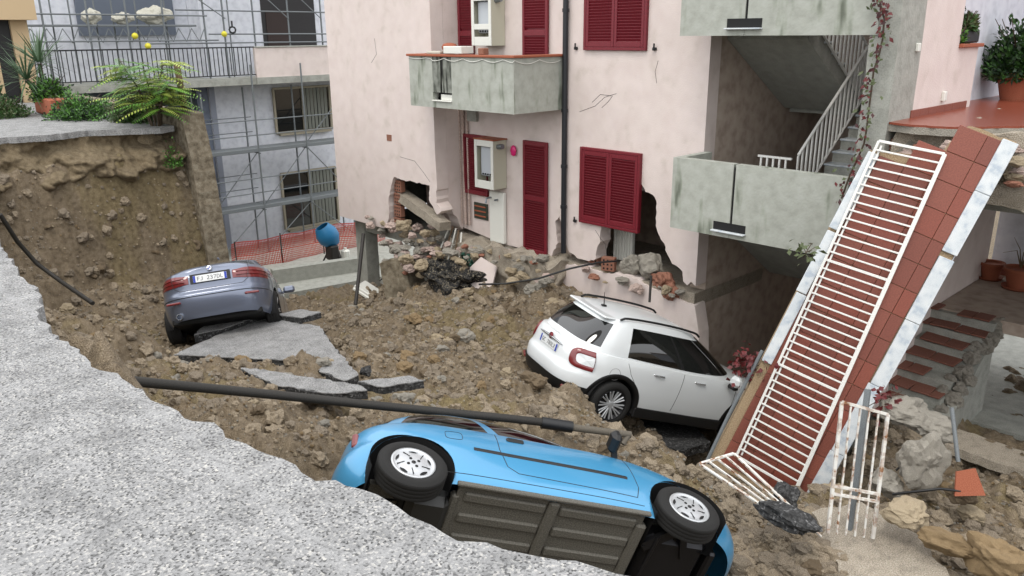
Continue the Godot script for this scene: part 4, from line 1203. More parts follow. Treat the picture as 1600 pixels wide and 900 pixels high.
func make_left_house():
	M.beige_paint = plain(Color(.60, .57, .50), .6)
	M.curtain = plain(Color(.46, .47, .44), .9)
	M.mortar = grainy(noise(2, .08), [[0.1, Color(.50, .42, .32)], [.5, Color(.60, .52, .41)], [1.0, Color(.68, .61, .51)]], .7, .95, null, [], 1, .6, null, false)
	M.tile_old = grainy(noise(2, .05), [[0.1, Color(.50, .46, .41)], [.28, Color(.48, .33, .28)], [.6, Color(.45, .27, .22)], [1.0, Color(.53, .37, .31)]], .6, .8, null, [], 1, 0.0, null, true)
	var X := -27.2
	var h := thing("scaffolded_house", "white and grey house behind scaffolding with an iron railed balcony", "building")
	var b := MB.new()
	b.span(Vector3(X - 2.1, -6, -12.1), Vector3(X, 9, -26))
	part("wall", b, M.white_wall, h)
	b = MB.new()
	b.span(Vector3(X - 2, -6, -4), Vector3(X - .9, .1, -12.09))
	b.span(Vector3(X - .9, -6, -11.7), Vector3(X - .05, 0.08, -12.09))
	part("grey_bay", b, M.blue_wall, h)
	b = MB.new()
	b.span(Vector3(X - 2, .1, -2), Vector3(X - .9, 9, -12.09))
	part("upper_wall", b, M.white_wall, h)
	b = MB.new()
	b.span(Vector3(X + .001, -6, -12.11), Vector3(X + .03, .08, -12.3))
	part("corner_strip", b, plain(Color(.55, .57, .62), .7), h)
	window_two(h, X, -14.45, -16.75, -1.72, -.15)
	window_two(h, X, -14.45, -16.75, -5.3, -3.2)
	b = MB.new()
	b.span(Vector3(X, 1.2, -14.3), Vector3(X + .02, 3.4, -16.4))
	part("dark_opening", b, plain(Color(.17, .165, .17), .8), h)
	b = MB.new()
	b.span(Vector3(X + .02, 1.2, -14.45), Vector3(X + .05, 2.5, -15.3))
	part("brown_door", b, plain(Color(.16, .10, .085), .6), h)
	b = MB.new()
	b.span(Vector3(X - .88, 1.7, -8.6), Vector3(X - .80, 5, -11.6))
	part("upper_panel", b, plain(Color(.36, .39, .44), .6), h)
	b = MB.new()
	b.span(Vector3(X - 2, .10, -4), Vector3(-25.95, .32, -13.25))
	b.span(Vector3(X, .10, -13.25), Vector3(-25.9, .32, -20))
	part("balcony_slab", b, M.concrete, h)
	b = MB.new()
	b.span(Vector3(-26.1, .321, -13.3), Vector3(-25.96, 1.28, -20))
	part("balcony_parapet", b, M.pink, h)
	b = MB.new()
	b.cbox(Vector3(-26.03, 1.3, -16.65), Vector3(.22, .04, 6.7), .008)
	part("parapet_cap", b, M.concrete, h)
	var rl := Node3D.new()
	rl.name = "balcony_railing"
	h.add_child(rl)
	b = MB.new()
	b.beam(Vector3(-26.0, 1.3, -4.5), Vector3(-26.0, 1.3, -13.28), .05, .04)
	b.beam(Vector3(-26.0, .42, -4.5), Vector3(-26.0, .42, -13.28), .04, .03)
	part("rail", b, M.black_iron, rl)
	b = MB.new()
	b.box(Vector3.ZERO, Vector3(.022, .87, .022))
	var bm := b.mesh(M.black_iron)
	for q in 62: part("bar", bm, null, rl, T(Vector3(-26.0, .86, -4.6 - q * .14)))

	# scaffolding: standards, ledgers, boards, braces
	var s := thing("scaffolding", "grey tube scaffolding in front of the white house", "scaffolding")
	var pole := func(a: Vector3, e: Vector3, called: String, r := .03):
		var m := MB.new()
		m.tube([a, e], r, 7)
		part(called, m, M.galv, s)
	for z in [-9.4, -11.2, -13.0, -14.85, -16.6]:
		pole.call(Vector3(-25.8, -5.7, z), Vector3(-25.8, .75 if z < -12 else -.1, z), "standard")
		pole.call(Vector3(-26.55, -5.7, z), Vector3(-26.55, 0.0, z), "standard")
		for y in [-2.1, -4.05]: pole.call(Vector3(-25.7, y - .05, z), Vector3(-26.6, y - .05, z), "transom", .022)
	for y in [-2.05, -4.0]:
		for k in 4:
			for c in 2:
				var m := MB.new()
				m.cbox(Vector3(-25.95 - c * .36, y, -10.3 - k * 1.81), Vector3(.33, .13, 1.79), .012)
				part("board", m, M.galv, s)
		for e in [.5, 1.0]: pole.call(Vector3(-25.83, y + e, -9.0), Vector3(-25.83, y + e, -17), "guard_rail", .02)
		for e in [.55, 1.05]: pole.call(Vector3(-26.52, y + e, -9.0), Vector3(-26.52, y + e, -13.2), "guard_rail", .016)
	for q in [[-2.1, -11.2, -4.0, -13.0], [-2.1, -13.0, -4.0, -14.85], [-.3, -14.85, -2.0, -16.6], [-4.1, -11.2, -5.6, -13.0], [-4.1, -13.0, -5.6, -14.85], [-2.1, -16.6, -4.0, -14.85], [-4.1, -16.6, -5.6, -14.85]]:
		pole.call(Vector3(-25.86, q[0], q[3]), Vector3(-25.86, q[2], q[1]), "brace", .018)
	# upper lift standing on the balcony
	for z in [-7.2, -8.4, -9.5, -10.6, -11.9, -12.55, -13.6, -14.9, -16.2]:
		pole.call(Vector3(-26.45, .32, z), Vector3(-26.45, 7, z), "standard", .03)
	for z in [-6.8, -7.6, -8.1, -8.8, -9.3, -10.0, -10.9, -13.0]:
		pole.call(Vector3(-27.0, .32, z), Vector3(-27.0, 7, z), "standard", .024)
	for q in [[1.72, -12, -17], [2.45, -11, -17], [2.95, -5, -17], [1.55, -5, -12.3], [2.3, -5, -12], [3.4, -5, -17], [1.45, -10, -17]]:
		pole.call(Vector3(-26.42, q[0], q[1]), Vector3(-26.42, q[0] - .02, q[2]), "ledger", .024)
	for q in [[2.2, -14.9, 3.3, -13.6], [2.2, -12.6, 3.3, -11.0], [3.3, -14.9, 2.2, -16.2]]:
		pole.call(Vector3(-26.4, q[0], q[1]), Vector3(-26.4, q[2], q[3]), "brace", .018)
	for k in 4:
		var m := MB.new()
		m.cbox(Vector3(-26.7, 1.98, -6.4 - k * 1.5), Vector3(.5, .06, 1.48), .012)
		part("board", m, M.galv, s)
	for k in 14:
		var m := MB.new()
		var z := -6.0 - k * .42
		m.beam(Vector3(-26.44, 1.9, z), Vector3(-26.44, 1.5, z - .21), .02, .02); m.beam(Vector3(-26.44, 1.5, z - .21), Vector3(-26.44, 1.9, z - .42), .02, .02)
		part("lattice", m, M.galv, s)
	for q in [[Vector3(-26.75, 2.24, -8.6), Vector3(.4, .5, .5), "white rubble sack on the scaffold boards, left of two"], [Vector3(-26.75, 2.2, -9.5), Vector3(.4, .38, .6), "white rubble sack on the scaffold boards, middle one"], [Vector3(-26.8, 2.3, -10.5), Vector3(.5, .6, 1.0), "large pale sheeted bundle on the scaffold boards"]]:
		solo("sack", rocks[7], M.white_sack, q[2], "sack", Transform3D(Basis().scaled(q[1]), q[0]))
	for q in [[-9.65, 1.68, "yellow plastic cap on the scaffold above the sapling"], [-10.0, 1.38, "lower yellow plastic cap just above the balcony rail"], [-12.5, 1.72, "yellow plastic cap on the scaffold right of the grey panel"]]:
		var m := MB.new()
		m.lathe([Vector2(0, -.1), Vector2(.07, -.07), Vector2(.1, 0), Vector2(.07, .07), Vector2(0, .1)], 14, Transform3D())
		solo("yellow_cap", m, plain(Color(.80, .76, .20), .5), q[2], "cap", T(Vector3(-26.38, q[1], q[0])))
	var pu := MB.new()
	pu.tube([Vector3(0, .1, 0), Vector3(.0, .07, .08), Vector3(0, 0, .11), Vector3(0, -.07, .08), Vector3(0, -.1, 0), Vector3(0, -.07, -.08), Vector3(0, 0, -.11), Vector3(0, .07, -.08), Vector3(0, .1, 0)], .03, 6)
	pu.box(Vector3(0, .2, 0), Vector3(.04, .16, .04))
	solo("pulley", pu, M.black_iron, "black hoist pulley hanging on the scaffold", "pulley", T(Vector3(-26.38, 1.85, -12.8)))
	# orange mesh fence
	var fe := thing("orange_mesh_fence", "orange plastic mesh fence along the court before the scaffolding", "fence")
	var net := MB.new()
	var fz := func(z: float, y: float) -> Vector3: return Vector3(-24.2 + .08 * sin(z * 2.3) + .05 * sin(z * 5 + y * 3), y - .06 * absf(sin(z * 1.7)), z)
	for r in 15:
		var rows := [PackedVector3Array(), PackedVector3Array()]
		for q in 90:
			var z := lerpf(-10.9, -16.9, q / 89.0)
			var y := -5.62 + r * .066
			var hh := .03 if r in [0, 7, 14] else .015
			rows[0].append(fz.call(z, y)); rows[1].append(fz.call(z, y + hh))
		net.grid(rows)
	for q in 120:
		var z := lerpf(-10.9, -16.9, q / 119.0)
		var rows := [PackedVector3Array(), PackedVector3Array()]
		for r in 8:
			rows[0].append(fz.call(z, -5.62 + r * .133)); rows[1].append(fz.call(z - .02, -5.62 + r * .133))
		net.grid(rows)
	var no := part("mesh_net", net, plain(Color(.66, .20, .12), .6), fe)
	for z in [-11.0, -12.6, -14.2, -15.8]:
		var m := MB.new()
		m.tube([Vector3(-24.12, -5.9, z), Vector3(-24.12, -4.6, z)], .02, 6)
		part("stake", m, M.dark_steel, fe)
	# covered mixer and canister
	var mx := thing("blue_mixer", "blue drum mixer beside the orange mesh fence", "mixer", T(Vector3(-22.64, -5.50, -13.72)))
	b = MB.new()
	b.lathe([Vector2(0, 0), Vector2(.22, .02), Vector2(.36, .28), Vector2(.36, .5), Vector2(.24, .75), Vector2(.2, .75), Vector2(.3, .48)], 18, Transform3D(Basis(Vector3(1, 0, .3).normalized(), .5), Vector3(0, .55, 0)))
	part("drum", b, plain(Color(.10, .42, .60), .5), mx)
	b = MB.new()
	for q in 3:
		var a := TAU * q / 3
		b.beam(Vector3(0, .75, 0), Vector3(cos(a) * .4, 0, sin(a) * .4), .05, .05)
	b.cbox(Vector3(.1, .35, .15), Vector3(.4, .5, .3), .04)
	part("frame", b, M.dark_steel, mx)
	b = MB.new()
	b.cbox(Vector3(0, .2, 0), Vector3(.28, .4, .22), .05)
	b.tube([Vector3(0, .38, 0), Vector3(0, .46, 0)], .05, 10)
	solo("canister", b, M.white_enamel, "white plastic canister right of the blue mixer", "canister", T(Vector3(-22.38, -5.50, -13.97)))
	# court paving and kerb
	b = MB.new()
	b.ext(flat(PackedVector2Array([Vector2(-27.2, -8.5), Vector2(-21.4, -8.9), Vector2(-20.2, -15), Vector2(-20, -24), Vector2(-27.2, -24)])), -5.9, -5.62, FLAT)
	setting("courtyard", b, M.concrete, "grey concrete courtyard beside the scaffolding")
	b = MB.new()
	b.beam(Vector3(-22.20, -5.40, -11.20), Vector3(-21.32, -5.40, -14.50), .3, .45)
	setting("kerb_wall", b, M.concrete, "low concrete kerb wall along the courtyard")

	# end of the broken retaining wall, with a post on it
	var rw := thing("retaining_wall", "tall weathered concrete wall end standing beside the earth bank", "wall")
	b = MB.new()
	b.ext(ragged(PackedVector2Array([Vector2(-40, -6), Vector2(-15.15, -6), Vector2(-15.3, -3), Vector2(-15.55, -.6), Vector2(-15.75, .22), Vector2(-16.1, .25), Vector2(-40, .2)]), .16, .02, 1, 5), -6.85, -6.42)
	part("wall", b, M.weathered, rw)
	b = MB.new()
	b.beam(Vector3(-16.0, .2, -6.6), Vector3(-16.15, 1.15, -6.62), .1, .1, Vector3.RIGHT, .01)
	part("post", b, M.wood, rw)
	# beige gateway at the left border
	var gw := thing("beige_gateway", "beige gateway pillar with a dark iron door at the left border", "gateway")
	b = MB.new()
	b.span(Vector3(-25.2, -.1, -6.0), Vector3(-24.9, 2.1, -6.4))
	b.span(Vector3(-25.2, -.1, -5.2), Vector3(-24.9, 2.1, -5.6))
	b.span(Vector3(-25.3, 2.1, -3.0), Vector3(-24.5, 2.6, -6.55))
	part("pillars", b, plain(Color(.72, .63, .50), .9), gw)
	b = MB.new()
	b.span(Vector3(-25.1, -.1, -5.601), Vector3(-25.03, 2.1, -5.999))
	part("iron_door", b, M.black_iron, gw)
	b = MB.new()
	b.lathe([Vector2(0, -.09), Vector2(.08, -.06), Vector2(.1, 0), Vector2(.06, .08), Vector2(0, .1)], 14, T(Vector3(-24.8, 1.85, -5.4)))
	part("globe_lamp", b, M.white_enamel, gw)

# ---------------------------------------------------------------- loose things: slabs of road, pipes, rubble, stones
var rocks := []

func plate_from(called: String, pts: Array, thick: float, label: String, top: Material, group := ""):   # broken plate of road through nearly level points
	var c := Vector3.ZERO
	for p in pts: c += p / pts.size()
	var nn := Vector3.ZERO
	for q in pts.size(): nn += (pts[q] - c).cross(pts[(q + 1) % pts.size()] - c)
	nn = nn.normalized()
	if nn.y < 0: nn = -nn
	var x := nn.cross(Vector3(0, 0, -1)).normalized()
	var bs := Basis(x, nn.cross(x), nn)
	var poly := PackedVector2Array()
	for p in pts:
		var l: Vector3 = bs.inverse() * (p - c)
		poly.append(Vector2(l.x, l.y))
	var t := thing(called, label, "asphalt slab", Transform3D(bs, c + Vector3(0, .1, 0)), group)
	var b := MB.new()
	var rg := ragged(poly, .07, .025)
	b.ext(rg, -.012, 0)
	part("road_surface", b, top, t)
	b = MB.new()
	b.ext(ragged(poly, .09, .03), -thick, -.0125)
	part("binder_course", b, M.asphalt_edge, t)
	return t

func make_loose():
	# plates of road that slid into the hollow
	plate_from("asphalt_slab", [Vector3(-11.55, -2.95, -4.13), Vector3(-12.00, -3.00, -5.06), Vector3(-12.24, -3.05, -6.02), Vector3(-10.97, -2.90, -6.27), Vector3(-9.82, -2.80, -5.81), Vector3(-8.42, -2.75, -5.32), Vector3(-8.38, -2.75, -5.08), Vector3(-9.71, -2.80, -5.11), Vector3(-10.49, -2.85, -4.71)], .12, "largest grey road slab lying below the grey saloon", M.asphalt)
	plate_from("asphalt_slab", [Vector3(-12.17, -2.95, -4.71), Vector3(-12.69, -2.98, -5.22), Vector3(-12.62, -2.95, -5.99), Vector3(-12.38, -2.90, -6.21), Vector3(-12.24, -2.95, -6.08), Vector3(-12.07, -2.98, -5.15)], .14, "narrow road slab wedged under the right rear wheel of the grey saloon", M.asphalt)
	plate_from("asphalt_slab", [Vector3(-9.63, -2.62, -4.23), Vector3(-9.18, -2.60, -4.44), Vector3(-7.88, -2.55, -4.96), Vector3(-7.65, -2.55, -4.94), Vector3(-7.89, -2.55, -4.60), Vector3(-8.68, -2.58, -4.26)], .12, "thin road slab nearest the black pipe", M.asphalt)
	plate_from("asphalt_slab", [Vector3(-12.07, -2.95, -6.07), Vector3(-12.00, -2.95, -6.51), Vector3(-11.37, -2.85, -6.54), Vector3(-11.34, -2.85, -6.14)], .1, "small road slab right of the grey saloon wheel", M.asphalt)
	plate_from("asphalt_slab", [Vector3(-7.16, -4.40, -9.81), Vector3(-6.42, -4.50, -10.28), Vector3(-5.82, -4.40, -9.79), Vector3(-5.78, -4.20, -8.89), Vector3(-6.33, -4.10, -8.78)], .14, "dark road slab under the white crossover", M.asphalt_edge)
	plate_from("asphalt_slab", [Vector3(-7.89, -2.50, -4.97), Vector3(-7.53, -2.50, -5.48), Vector3(-7.25, -2.45, -5.49), Vector3(-7.48, -2.50, -5.06)], .1, "sliver of road slab right of the largest slab", M.asphalt)
	# black lump of asphalt near the gate
	solo("asphalt_lump", rocks[2], M.asphalt_edge, "black asphalt lump lying before the foot of the footbridge", "asphalt lump", Transform3D(Basis(Vector3.UP, .75).scaled(Vector3(.62, .2, .26)), Vector3(-2.88, -2.65, -6.31)))
	solo("asphalt_lump", rocks[4], M.asphalt_edge, "upright black asphalt lump against the end of the white railing", "asphalt lump", Transform3D(Basis(Vector3.UP, .3).scaled(Vector3(.26, .34, .2)), Vector3(-3.12, -2.70, -6.72)))
	solo("asphalt_lump", rocks[1], M.asphalt_edge, "small black asphalt lump on the brown heap left of the pipe", "asphalt lump", Transform3D(Basis().scaled(Vector3(.2, .14, .16)), Vector3(-8.75, -2.75, -5.65)))
	solo("bitumen_heap", stone_mesh(233, 4, .34), M.bitumen, "black bitumen heap speckled with gravel under the torn wall", "heap", Transform3D(Basis().scaled(Vector3(1.5, .8, .7)), Vector3(-12.3, -3.15, -10.15)))
	# long black pipe across the hollow
	var pp := [Vector3(-6.39, -0.95, -1.87), Vector3(-6.46, -1.21, -2.43), Vector3(-6.38, -1.49, -3.13), Vector3(-6.15, -1.75, -3.86), Vector3(-5.83, -1.96, -4.55), Vector3(-5.41, -2.13, -5.21), Vector3(-5.27, -2.24, -5.54)]
	var b := MB.new()
	b.tube(pp, .042, 12)
	var t := thing("black_pipe", "long black water pipe lying across the hollow behind the blue car", "pipe")
	part("pipe", b, M.black_pipe, t)
	b = MB.new()
	b.tube([Vector3(-5.29, -2.24, -5.52), Vector3(-5.08, -2.31, -5.77)], .062, 12)
	part("coupling", b, M.black_iron, t)
	b = MB.new()
	b.tube([Vector3(-5.10, -2.31, -5.75), Vector3(-4.69, -2.44, -6.27)], .038, 12)
	b.tube([Vector3(-4.70, -2.44, -6.25), Vector3(-4.70, -2.51, -6.15)], .03, 10)
	part("stub", b, M.pipe_grey, t)
	b = MB.new()
	b.tube([Vector3(-14.59, -1.00, -2.88), Vector3(-14.70, -1.50, -3.07), Vector3(-14.86, -1.95, -3.32), Vector3(-14.38, -2.20, -3.51), Vector3(-13.28, -2.35, -3.63)], .035, 8)
	solo("black_hose", b, M.black_pipe, "black hose hanging down the earth bank at far left", "hose")
	b = MB.new()
	b.tube([Vector3(-9.45, -2.26, -8.37), Vector3(-9.07, -2.22, -8.62), Vector3(-8.66, -2.12, -8.94), Vector3(-8.27, -1.94, -9.27), Vector3(-8.04, -1.88, -9.70), Vector3(-7.94, -1.91, -10.08)], .016, 6)
	solo("black_cable", b, M.black_plastic, "black cable strung from the earth to the hole under the window", "cable")
	b = MB.new()
	b.tube([Vector3(-12.59, -1.92, -8.28), Vector3(-12.09, -3.07, -7.68)], .035, 8)
	solo("steel_post", b, M.dark_steel, "rusty round post standing before the wing of the pink house", "post")
	b = MB.new()
	b.tube([Vector3(-7.17, -1.97, -9.95), Vector3(-7.10, -2.37, -9.84)], .02, 6)
	solo("steel_rod", b, M.dark_steel, "upright rod on the plinth above the white crossover roof", "rod")
	for q in 6:
		b = MB.new()
		var a := Vector3(-13.6 + .12 * q, -2.75 - .06 * q, -10.5)
		b.tube([a, a + Vector3(-.5 - .05 * q, -.45, .25), a + Vector3(-1.3 + .12 * q, -1.0 - .12 * q, .35)], .014, 5)
		solo("loose_cable", b, M.black_plastic, "thin black cable dangling from the torn corner of the wing", "cable", Transform3D(), "cables dangling from the torn wing")
	for q in 5:
		b = MB.new()
		var a := Vector3(-12.95 + .09 * q, -2.2 - .03 * q, -10.7)
		b.tube([a, a + Vector3(-.1 + .06 * q, -.5, .2), a + Vector3(-.25 + .1 * q, -1.0, .35)], .02, 6)
		solo("bent_conduit", b, M.white_enamel if q % 2 == 0 else M.wood, "bent conduit sticking out of the rubble below the wing", "conduit", Transform3D(), "conduits in the rubble below the wing")
	# torn beam and white panel at the wing
	b = MB.new()
	rough_block(b, Vector3(-.9, -.1, -.14), Vector3(.9, .1, .14), .04, 401, .09)
	solo("broken_beam", b, M.rubble, "broken concrete beam sloping out of the hole in the wing", "beam", Transform3D(Basis(Vector3(0, 0, 1), -.22) * Basis(Vector3.UP, -.12), Vector3(-13.55, -1.95, -10.45)))
	b = MB.new()
	b.ext(PackedVector2Array([Vector2(-.3, -.28), Vector2(.25, -.3), Vector2(.3, .2), Vector2(-.1, .34), Vector2(-.32, .1)]), -.02, .02)
	solo("plaster_piece", b, M.pink, "pink plaster piece leaning on the foundation by the bitumen heap", "plaster", Transform3D(Basis(Vector3.UP, .25) * Basis(Vector3.RIGHT, -.3), Vector3(-11.55, -2.95, -10.35)))
	b = MB.new()
	b.cbox(Vector3.ZERO, Vector3(1.0, .08, .6), .02)
	b.cbox(Vector3(.0, .06, .25), Vector3(1.0, .08, .06), .015)
	solo("white_sheet_metal", b, M.white_enamel, "white sheet metal box half buried below the wing", "panel", Transform3D(Basis(Vector3.UP, .5) * Basis(Vector3(0, 0, 1), -.5), Vector3(-14.90, -4.10, -10.04)))
	b = MB.new()
	for q in 16: b.tube([Vector3(-.2 + .02 * q, .12 * sin(q * .8), 0), Vector3(-.19 + .02 * q, .12 * sin(q * .8 + .8), .05)], .02, 6)
	solo("green_netting", b, plain(Color(.06, .26, .20), .7), "dark green netting bundle in the rubble above the bitumen heap", "netting", T(Vector3(-11.95, -2.72, -10.35)))

	# inside the hole under the window: radiator, hollow bricks, blocks
	var rd := thing("radiator", "white radiator seen through the hole under the window", "radiator", T(Vector3(-9.0, -2.46, -11.6)))
	for q in 7:
		b = MB.new()
		b.cbox(Vector3(q * .065 - .2, .45, 0), Vector3(.055, .8, .09), .012)
		part("fin", b, M.white_enamel, rd)
	var hb := MB.new()
	hb.cbox(Vector3.ZERO, Vector3(.25, .25, .12), .006)
	var hbm := hb.mesh(M.brick)
	var hole := MB.new()
	hole.box(Vector3.ZERO, Vector3(.03, .03, .02))
	var holem := hole.mesh(M.dark)
	var bricks := [[Vector3(-9.33, -2.3, -11.15), 0.0, "hollow red brick in the broken jamb, lowest"], [Vector3(-9.3, -2.02, -11.15), .02, "hollow red brick in the broken jamb, middle"], [Vector3(-9.28, -1.76, -11.15), -.02, "hollow red brick in the broken jamb, top"], [Vector3(-8.85, -2.32, -10.98), .3, "loose hollow brick lying in front of the radiator"], [Vector3(-14.35, -1.52, -10.45), 0.0, "hollow brick exposed at the left edge of the wing hole, upper"], [Vector3(-14.38, -1.8, -10.45), 0.0, "hollow brick exposed at the left edge of the wing hole, middle"], [Vector3(-14.4, -2.08, -10.45), 0.0, "hollow brick exposed at the left edge of the wing hole, lower"], [Vector3(-14.42, -2.36, -10.45), 0.0, "hollow brick exposed at the left edge of the wing hole, lowest"]]
	for q in bricks:
		var o := thing("hollow_brick", q[2], "brick", Transform3D(Basis(Vector3.UP, q[1]), q[0]), "exposed hollow bricks")
		part("block", hbm, null, o)
		for k in 9: part("cavity", holem, null, o, T(Vector3((k % 3 - 1) * .075, (k / 3 - 1) * .075, .056)))
	for q in [[Vector3(-8.45, -2.3, -11.1), Vector3(.42, .36, .3), "stone_grey", "grey block inside the hole under the window, left"], [Vector3(-8.08, -2.26, -11.15), Vector3(.5, .46, .4), "stone_grey", "largest grey block inside the hole under the window"], [Vector3(-7.72, -2.42, -11.05), Vector3(.4, .36, .3), "brick", "red brick lump at the right end of the hole"], [Vector3(-7.5, -2.55, -10.98), Vector3(.3, .3, .25), "brick", "small brick lump on the plinth corner"]]:
		solo("rubble_block", rocks[rng.randi() % 6], M[q[2]], q[3], "block", Transform3D(Basis(Vector3.UP, rng.randf() * 6).scaled(q[1]), q[0]))
	# boiler cupboards, basin panel, balloon, meter box
	for q in [[Vector3(-11.78, 1.9, -10.82), .92, "white boiler cupboard above the balcony"], [Vector3(-11.78, -.80, -10.82), .95, "white boiler cupboard with a cracked side above the torn ground floor"]]:
		var o := thing("boiler_cupboard", q[2], "boiler cupboard", T(q[0]))
		var hh: float = q[1]
		b = MB.new()
		b.span(Vector3(-.27, -hh / 2, -.17), Vector3(.27, hh / 2, -.15))
		b.span(Vector3(.25, -hh / 2, -.149), Vector3(.27, hh / 2, .17))
		b.span(Vector3(-.27, -hh / 2, -.149), Vector3(-.25, hh / 2, .17))
		b.span(Vector3(-.249, hh / 2 - .02, -.149), Vector3(.249, hh / 2, .17))
		b.span(Vector3(-.249, -hh / 2, -.149), Vector3(.249, -hh / 2 + .02, .17))
		part("casing", b, M.cream, o)
		b = MB.new()
		for e in [[Vector3(-.24, 0, .18), Vector3(.07, hh, .02)], [Vector3(.235, 0, .18), Vector3(.07, hh, .02)], [Vector3(0, hh / 2 - .06, .18), Vector3(.4, .12, .02)], [Vector3(0, -hh / 2 + .08, .18), Vector3(.4, .16, .02)]]: b.cbox(e[0], e[1], .004)
		if q[0].y > 0: b.cbox(Vector3(0, -.12, .18), Vector3(.4, .1, .018), .004)
		part("front_frame", b, M.white_enamel, o)
		b = MB.new()
		b.cbox(Vector3(0, .05, .0), Vector3(.38, hh * .62, .2), .02)
		part("boiler", b, plain(Color(.70, .72, .74), .3), o)
		b = MB.new()
		for k in 4: b.lathe([Vector2(.018, 0), Vector2(.018, .02), Vector2(0, .02)], 12, Transform3D(Basis(Vector3(1, 0, 0), PI / 2), Vector3(-.11 + k * .07, -.2, .1)))
		part("dials", b, M.black_plastic, o)
		b = MB.new()
		b.tube([Vector3(.26, hh / 2 - .12, .05), Vector3(.40, hh / 2 - .10, .05)], .05, 12)
		part("flue", b, M.steel, o)
		b = MB.new()
		b.cbox(Vector3(0, hh / 2 + .014, 0), Vector3(.6, .025, .4), .006)
		part("lid", b, M.terracotta, o)
	b = MB.new()
	b.cbox(Vector3(-11.72, -1.9, -10.94), Vector3(.42, 1.05, .1), .02)
	var bp := solo("wash_basin_panel", b, M.white_enamel, "white wash basin panel with taps under the cracked boiler cupboard", "panel")
	b = MB.new()
	b.tube([Vector3(-11.86, -1.5, -10.88), Vector3(-11.86, -1.5, -10.76), Vector3(-11.86, -1.6, -10.74)], .02, 8)
	b.tube([Vector3(-11.66, -1.52, -10.88), Vector3(-11.66, -1.52, -10.8)], .02, 8)
	part("tap", b, M.steel, bp)
	b = MB.new()
	b.cbox(Vector3(-12.28, -1.86, -10.985), Vector3(.42, .34, .03), .006)
	var mb2 := solo("meter_niche", b, plain(Color(.20, .22, .18), .6), "open meter niche with brown fittings beside the basin panel", "meter box")
	b = MB.new()
	for k in 3: b.box(Vector3(-12.28, -1.96 + k * .1, -10.96), Vector3(.34, .025, .02))
	part("fittings", b, M.terracotta, mb2)
	b = MB.new()
	b.lathe([Vector2(0, -.1), Vector2(.07, -.08), Vector2(.1, 0), Vector2(.075, .08), Vector2(0, .12)], 20, Transform3D())
	solo("pink_ball", b, plain(Color(.80, .12, .42), .35), "bright pink balloon-like ball stuck on the wall beside the boiler cupboard", "ball", Transform3D(Basis().scaled(Vector3(.8, 1, .4)), Vector3(-11.27, -.52, -10.95)))
	# things on the balcony cap
	b = MB.new()
	b.cbox(Vector3(-11.55, 1.38, -9.86), Vector3(.5, .13, .3), .01)
	solo("cardboard_box", b, M.white_enamel, "white flat box standing on the balcony parapet", "box")
	b = MB.new()
	b.lathe([Vector2(.1, 0), Vector2(.15, .13), Vector2(.12, .18), Vector2(.04, .2), Vector2(0, .2)], 18, T(Vector3(-11.9, 1.30, -9.95)))
	solo("clay_jar", b, M.terracotta, "upturned brown clay jar on the balcony parapet", "jar")
	b = MB.new()
	b.cbox(Vector3(-12.2, 1.33, -9.92), Vector3(.4, .05, .25), .01)
	solo("folded_cloth", b, M.white_sack, "folded white cloth on the balcony parapet left of the clay jar", "cloth")
	b = MB.new()
	b.cbox(Vector3(-10.9, 1.36, -9.88), Vector3(.14, .11, .14), .01)
	solo("carton", b, M.brick, "small red and white carton on the balcony parapet", "box")

	# rubble under the torn walls: each piece on its own
	var zones := [[Vector3(-14.2, -2.55, -10.35), Vector3(1.2, .3, .35), 46, .10, .30], [Vector3(-12.6, -2.75, -10.35), Vector3(.9, .25, .3), 40, .08, .26], [Vector3(-11.2, -2.55, -10.6), Vector3(1.0, .12, .25), 34, .06, .2], [Vector3(-8.3, -2.55, -10.98), Vector3(1.1, .08, .15), 30, .06, .2], [Vector3(-10.2, -2.85, -10.4), Vector3(.8, .3, .4), 22, .1, .28], [Vector3(-3.2, .22, -10.25), Vector3(.75, .2, .16), 34, .08, .26], [Vector3(-13.5, -2.95, -10.1), Vector3(.8, .3, .35), 30, .1, .32]]
	b = MB.new()
	rough_block(b, Vector3(-.33, -.55, -.3), Vector3(.33, .55, .3), .08, 402, .08)
	solo("broken_pier", b, M.weathered, "brown leaning concrete pier stub below the wing corner", "pier", Transform3D(Basis(Vector3(0, 0, 1), .3) * Basis(Vector3.UP, .4), Vector3(-13.75, -3.55, -10.0)))
	var kinds := ["stone_grey", "stone_grey", "stone", "stone_grey", "stone", "brick", "pink_chip", "pink_chip"]
	var kind_words := {"stone_grey": "grey concrete", "stone": "pale mortar", "brick": "red brick", "pink_chip": "pink rendered", "stone_dark": "dark brown", "stone_ochre": "ochre"}
	for z in zones:
		for q in z[2]:
			var p: Vector3 = z[0] + Vector3(rng.randf_range(-1, 1), rng.randf_range(-1, 1), rng.randf_range(-1, 1)) * z[1]
			var s := rng.randf_range(z[3], z[4])
			var where := "under the torn pink wall" if z[0].y < 0 else "under the broken terrace edge"
			var k: String = kinds[rng.randi() % 8]
			solo("rubble_piece", rocks[rng.randi() % 6], M[k], "%s fragment in the rubble %s" % [kind_words[k], where], "rubble", Transform3D(Basis.from_euler(Vector3(rng.randf() * 6, rng.randf() * 6, rng.randf() * 6)).scaled(Vector3(s * rng.randf_range(.8, 1.6), s * rng.randf_range(.5, .9), s)), p), "%s fragments %s" % [kind_words[k], where])
	# clods and stones lying on the earth
	var placed := 0
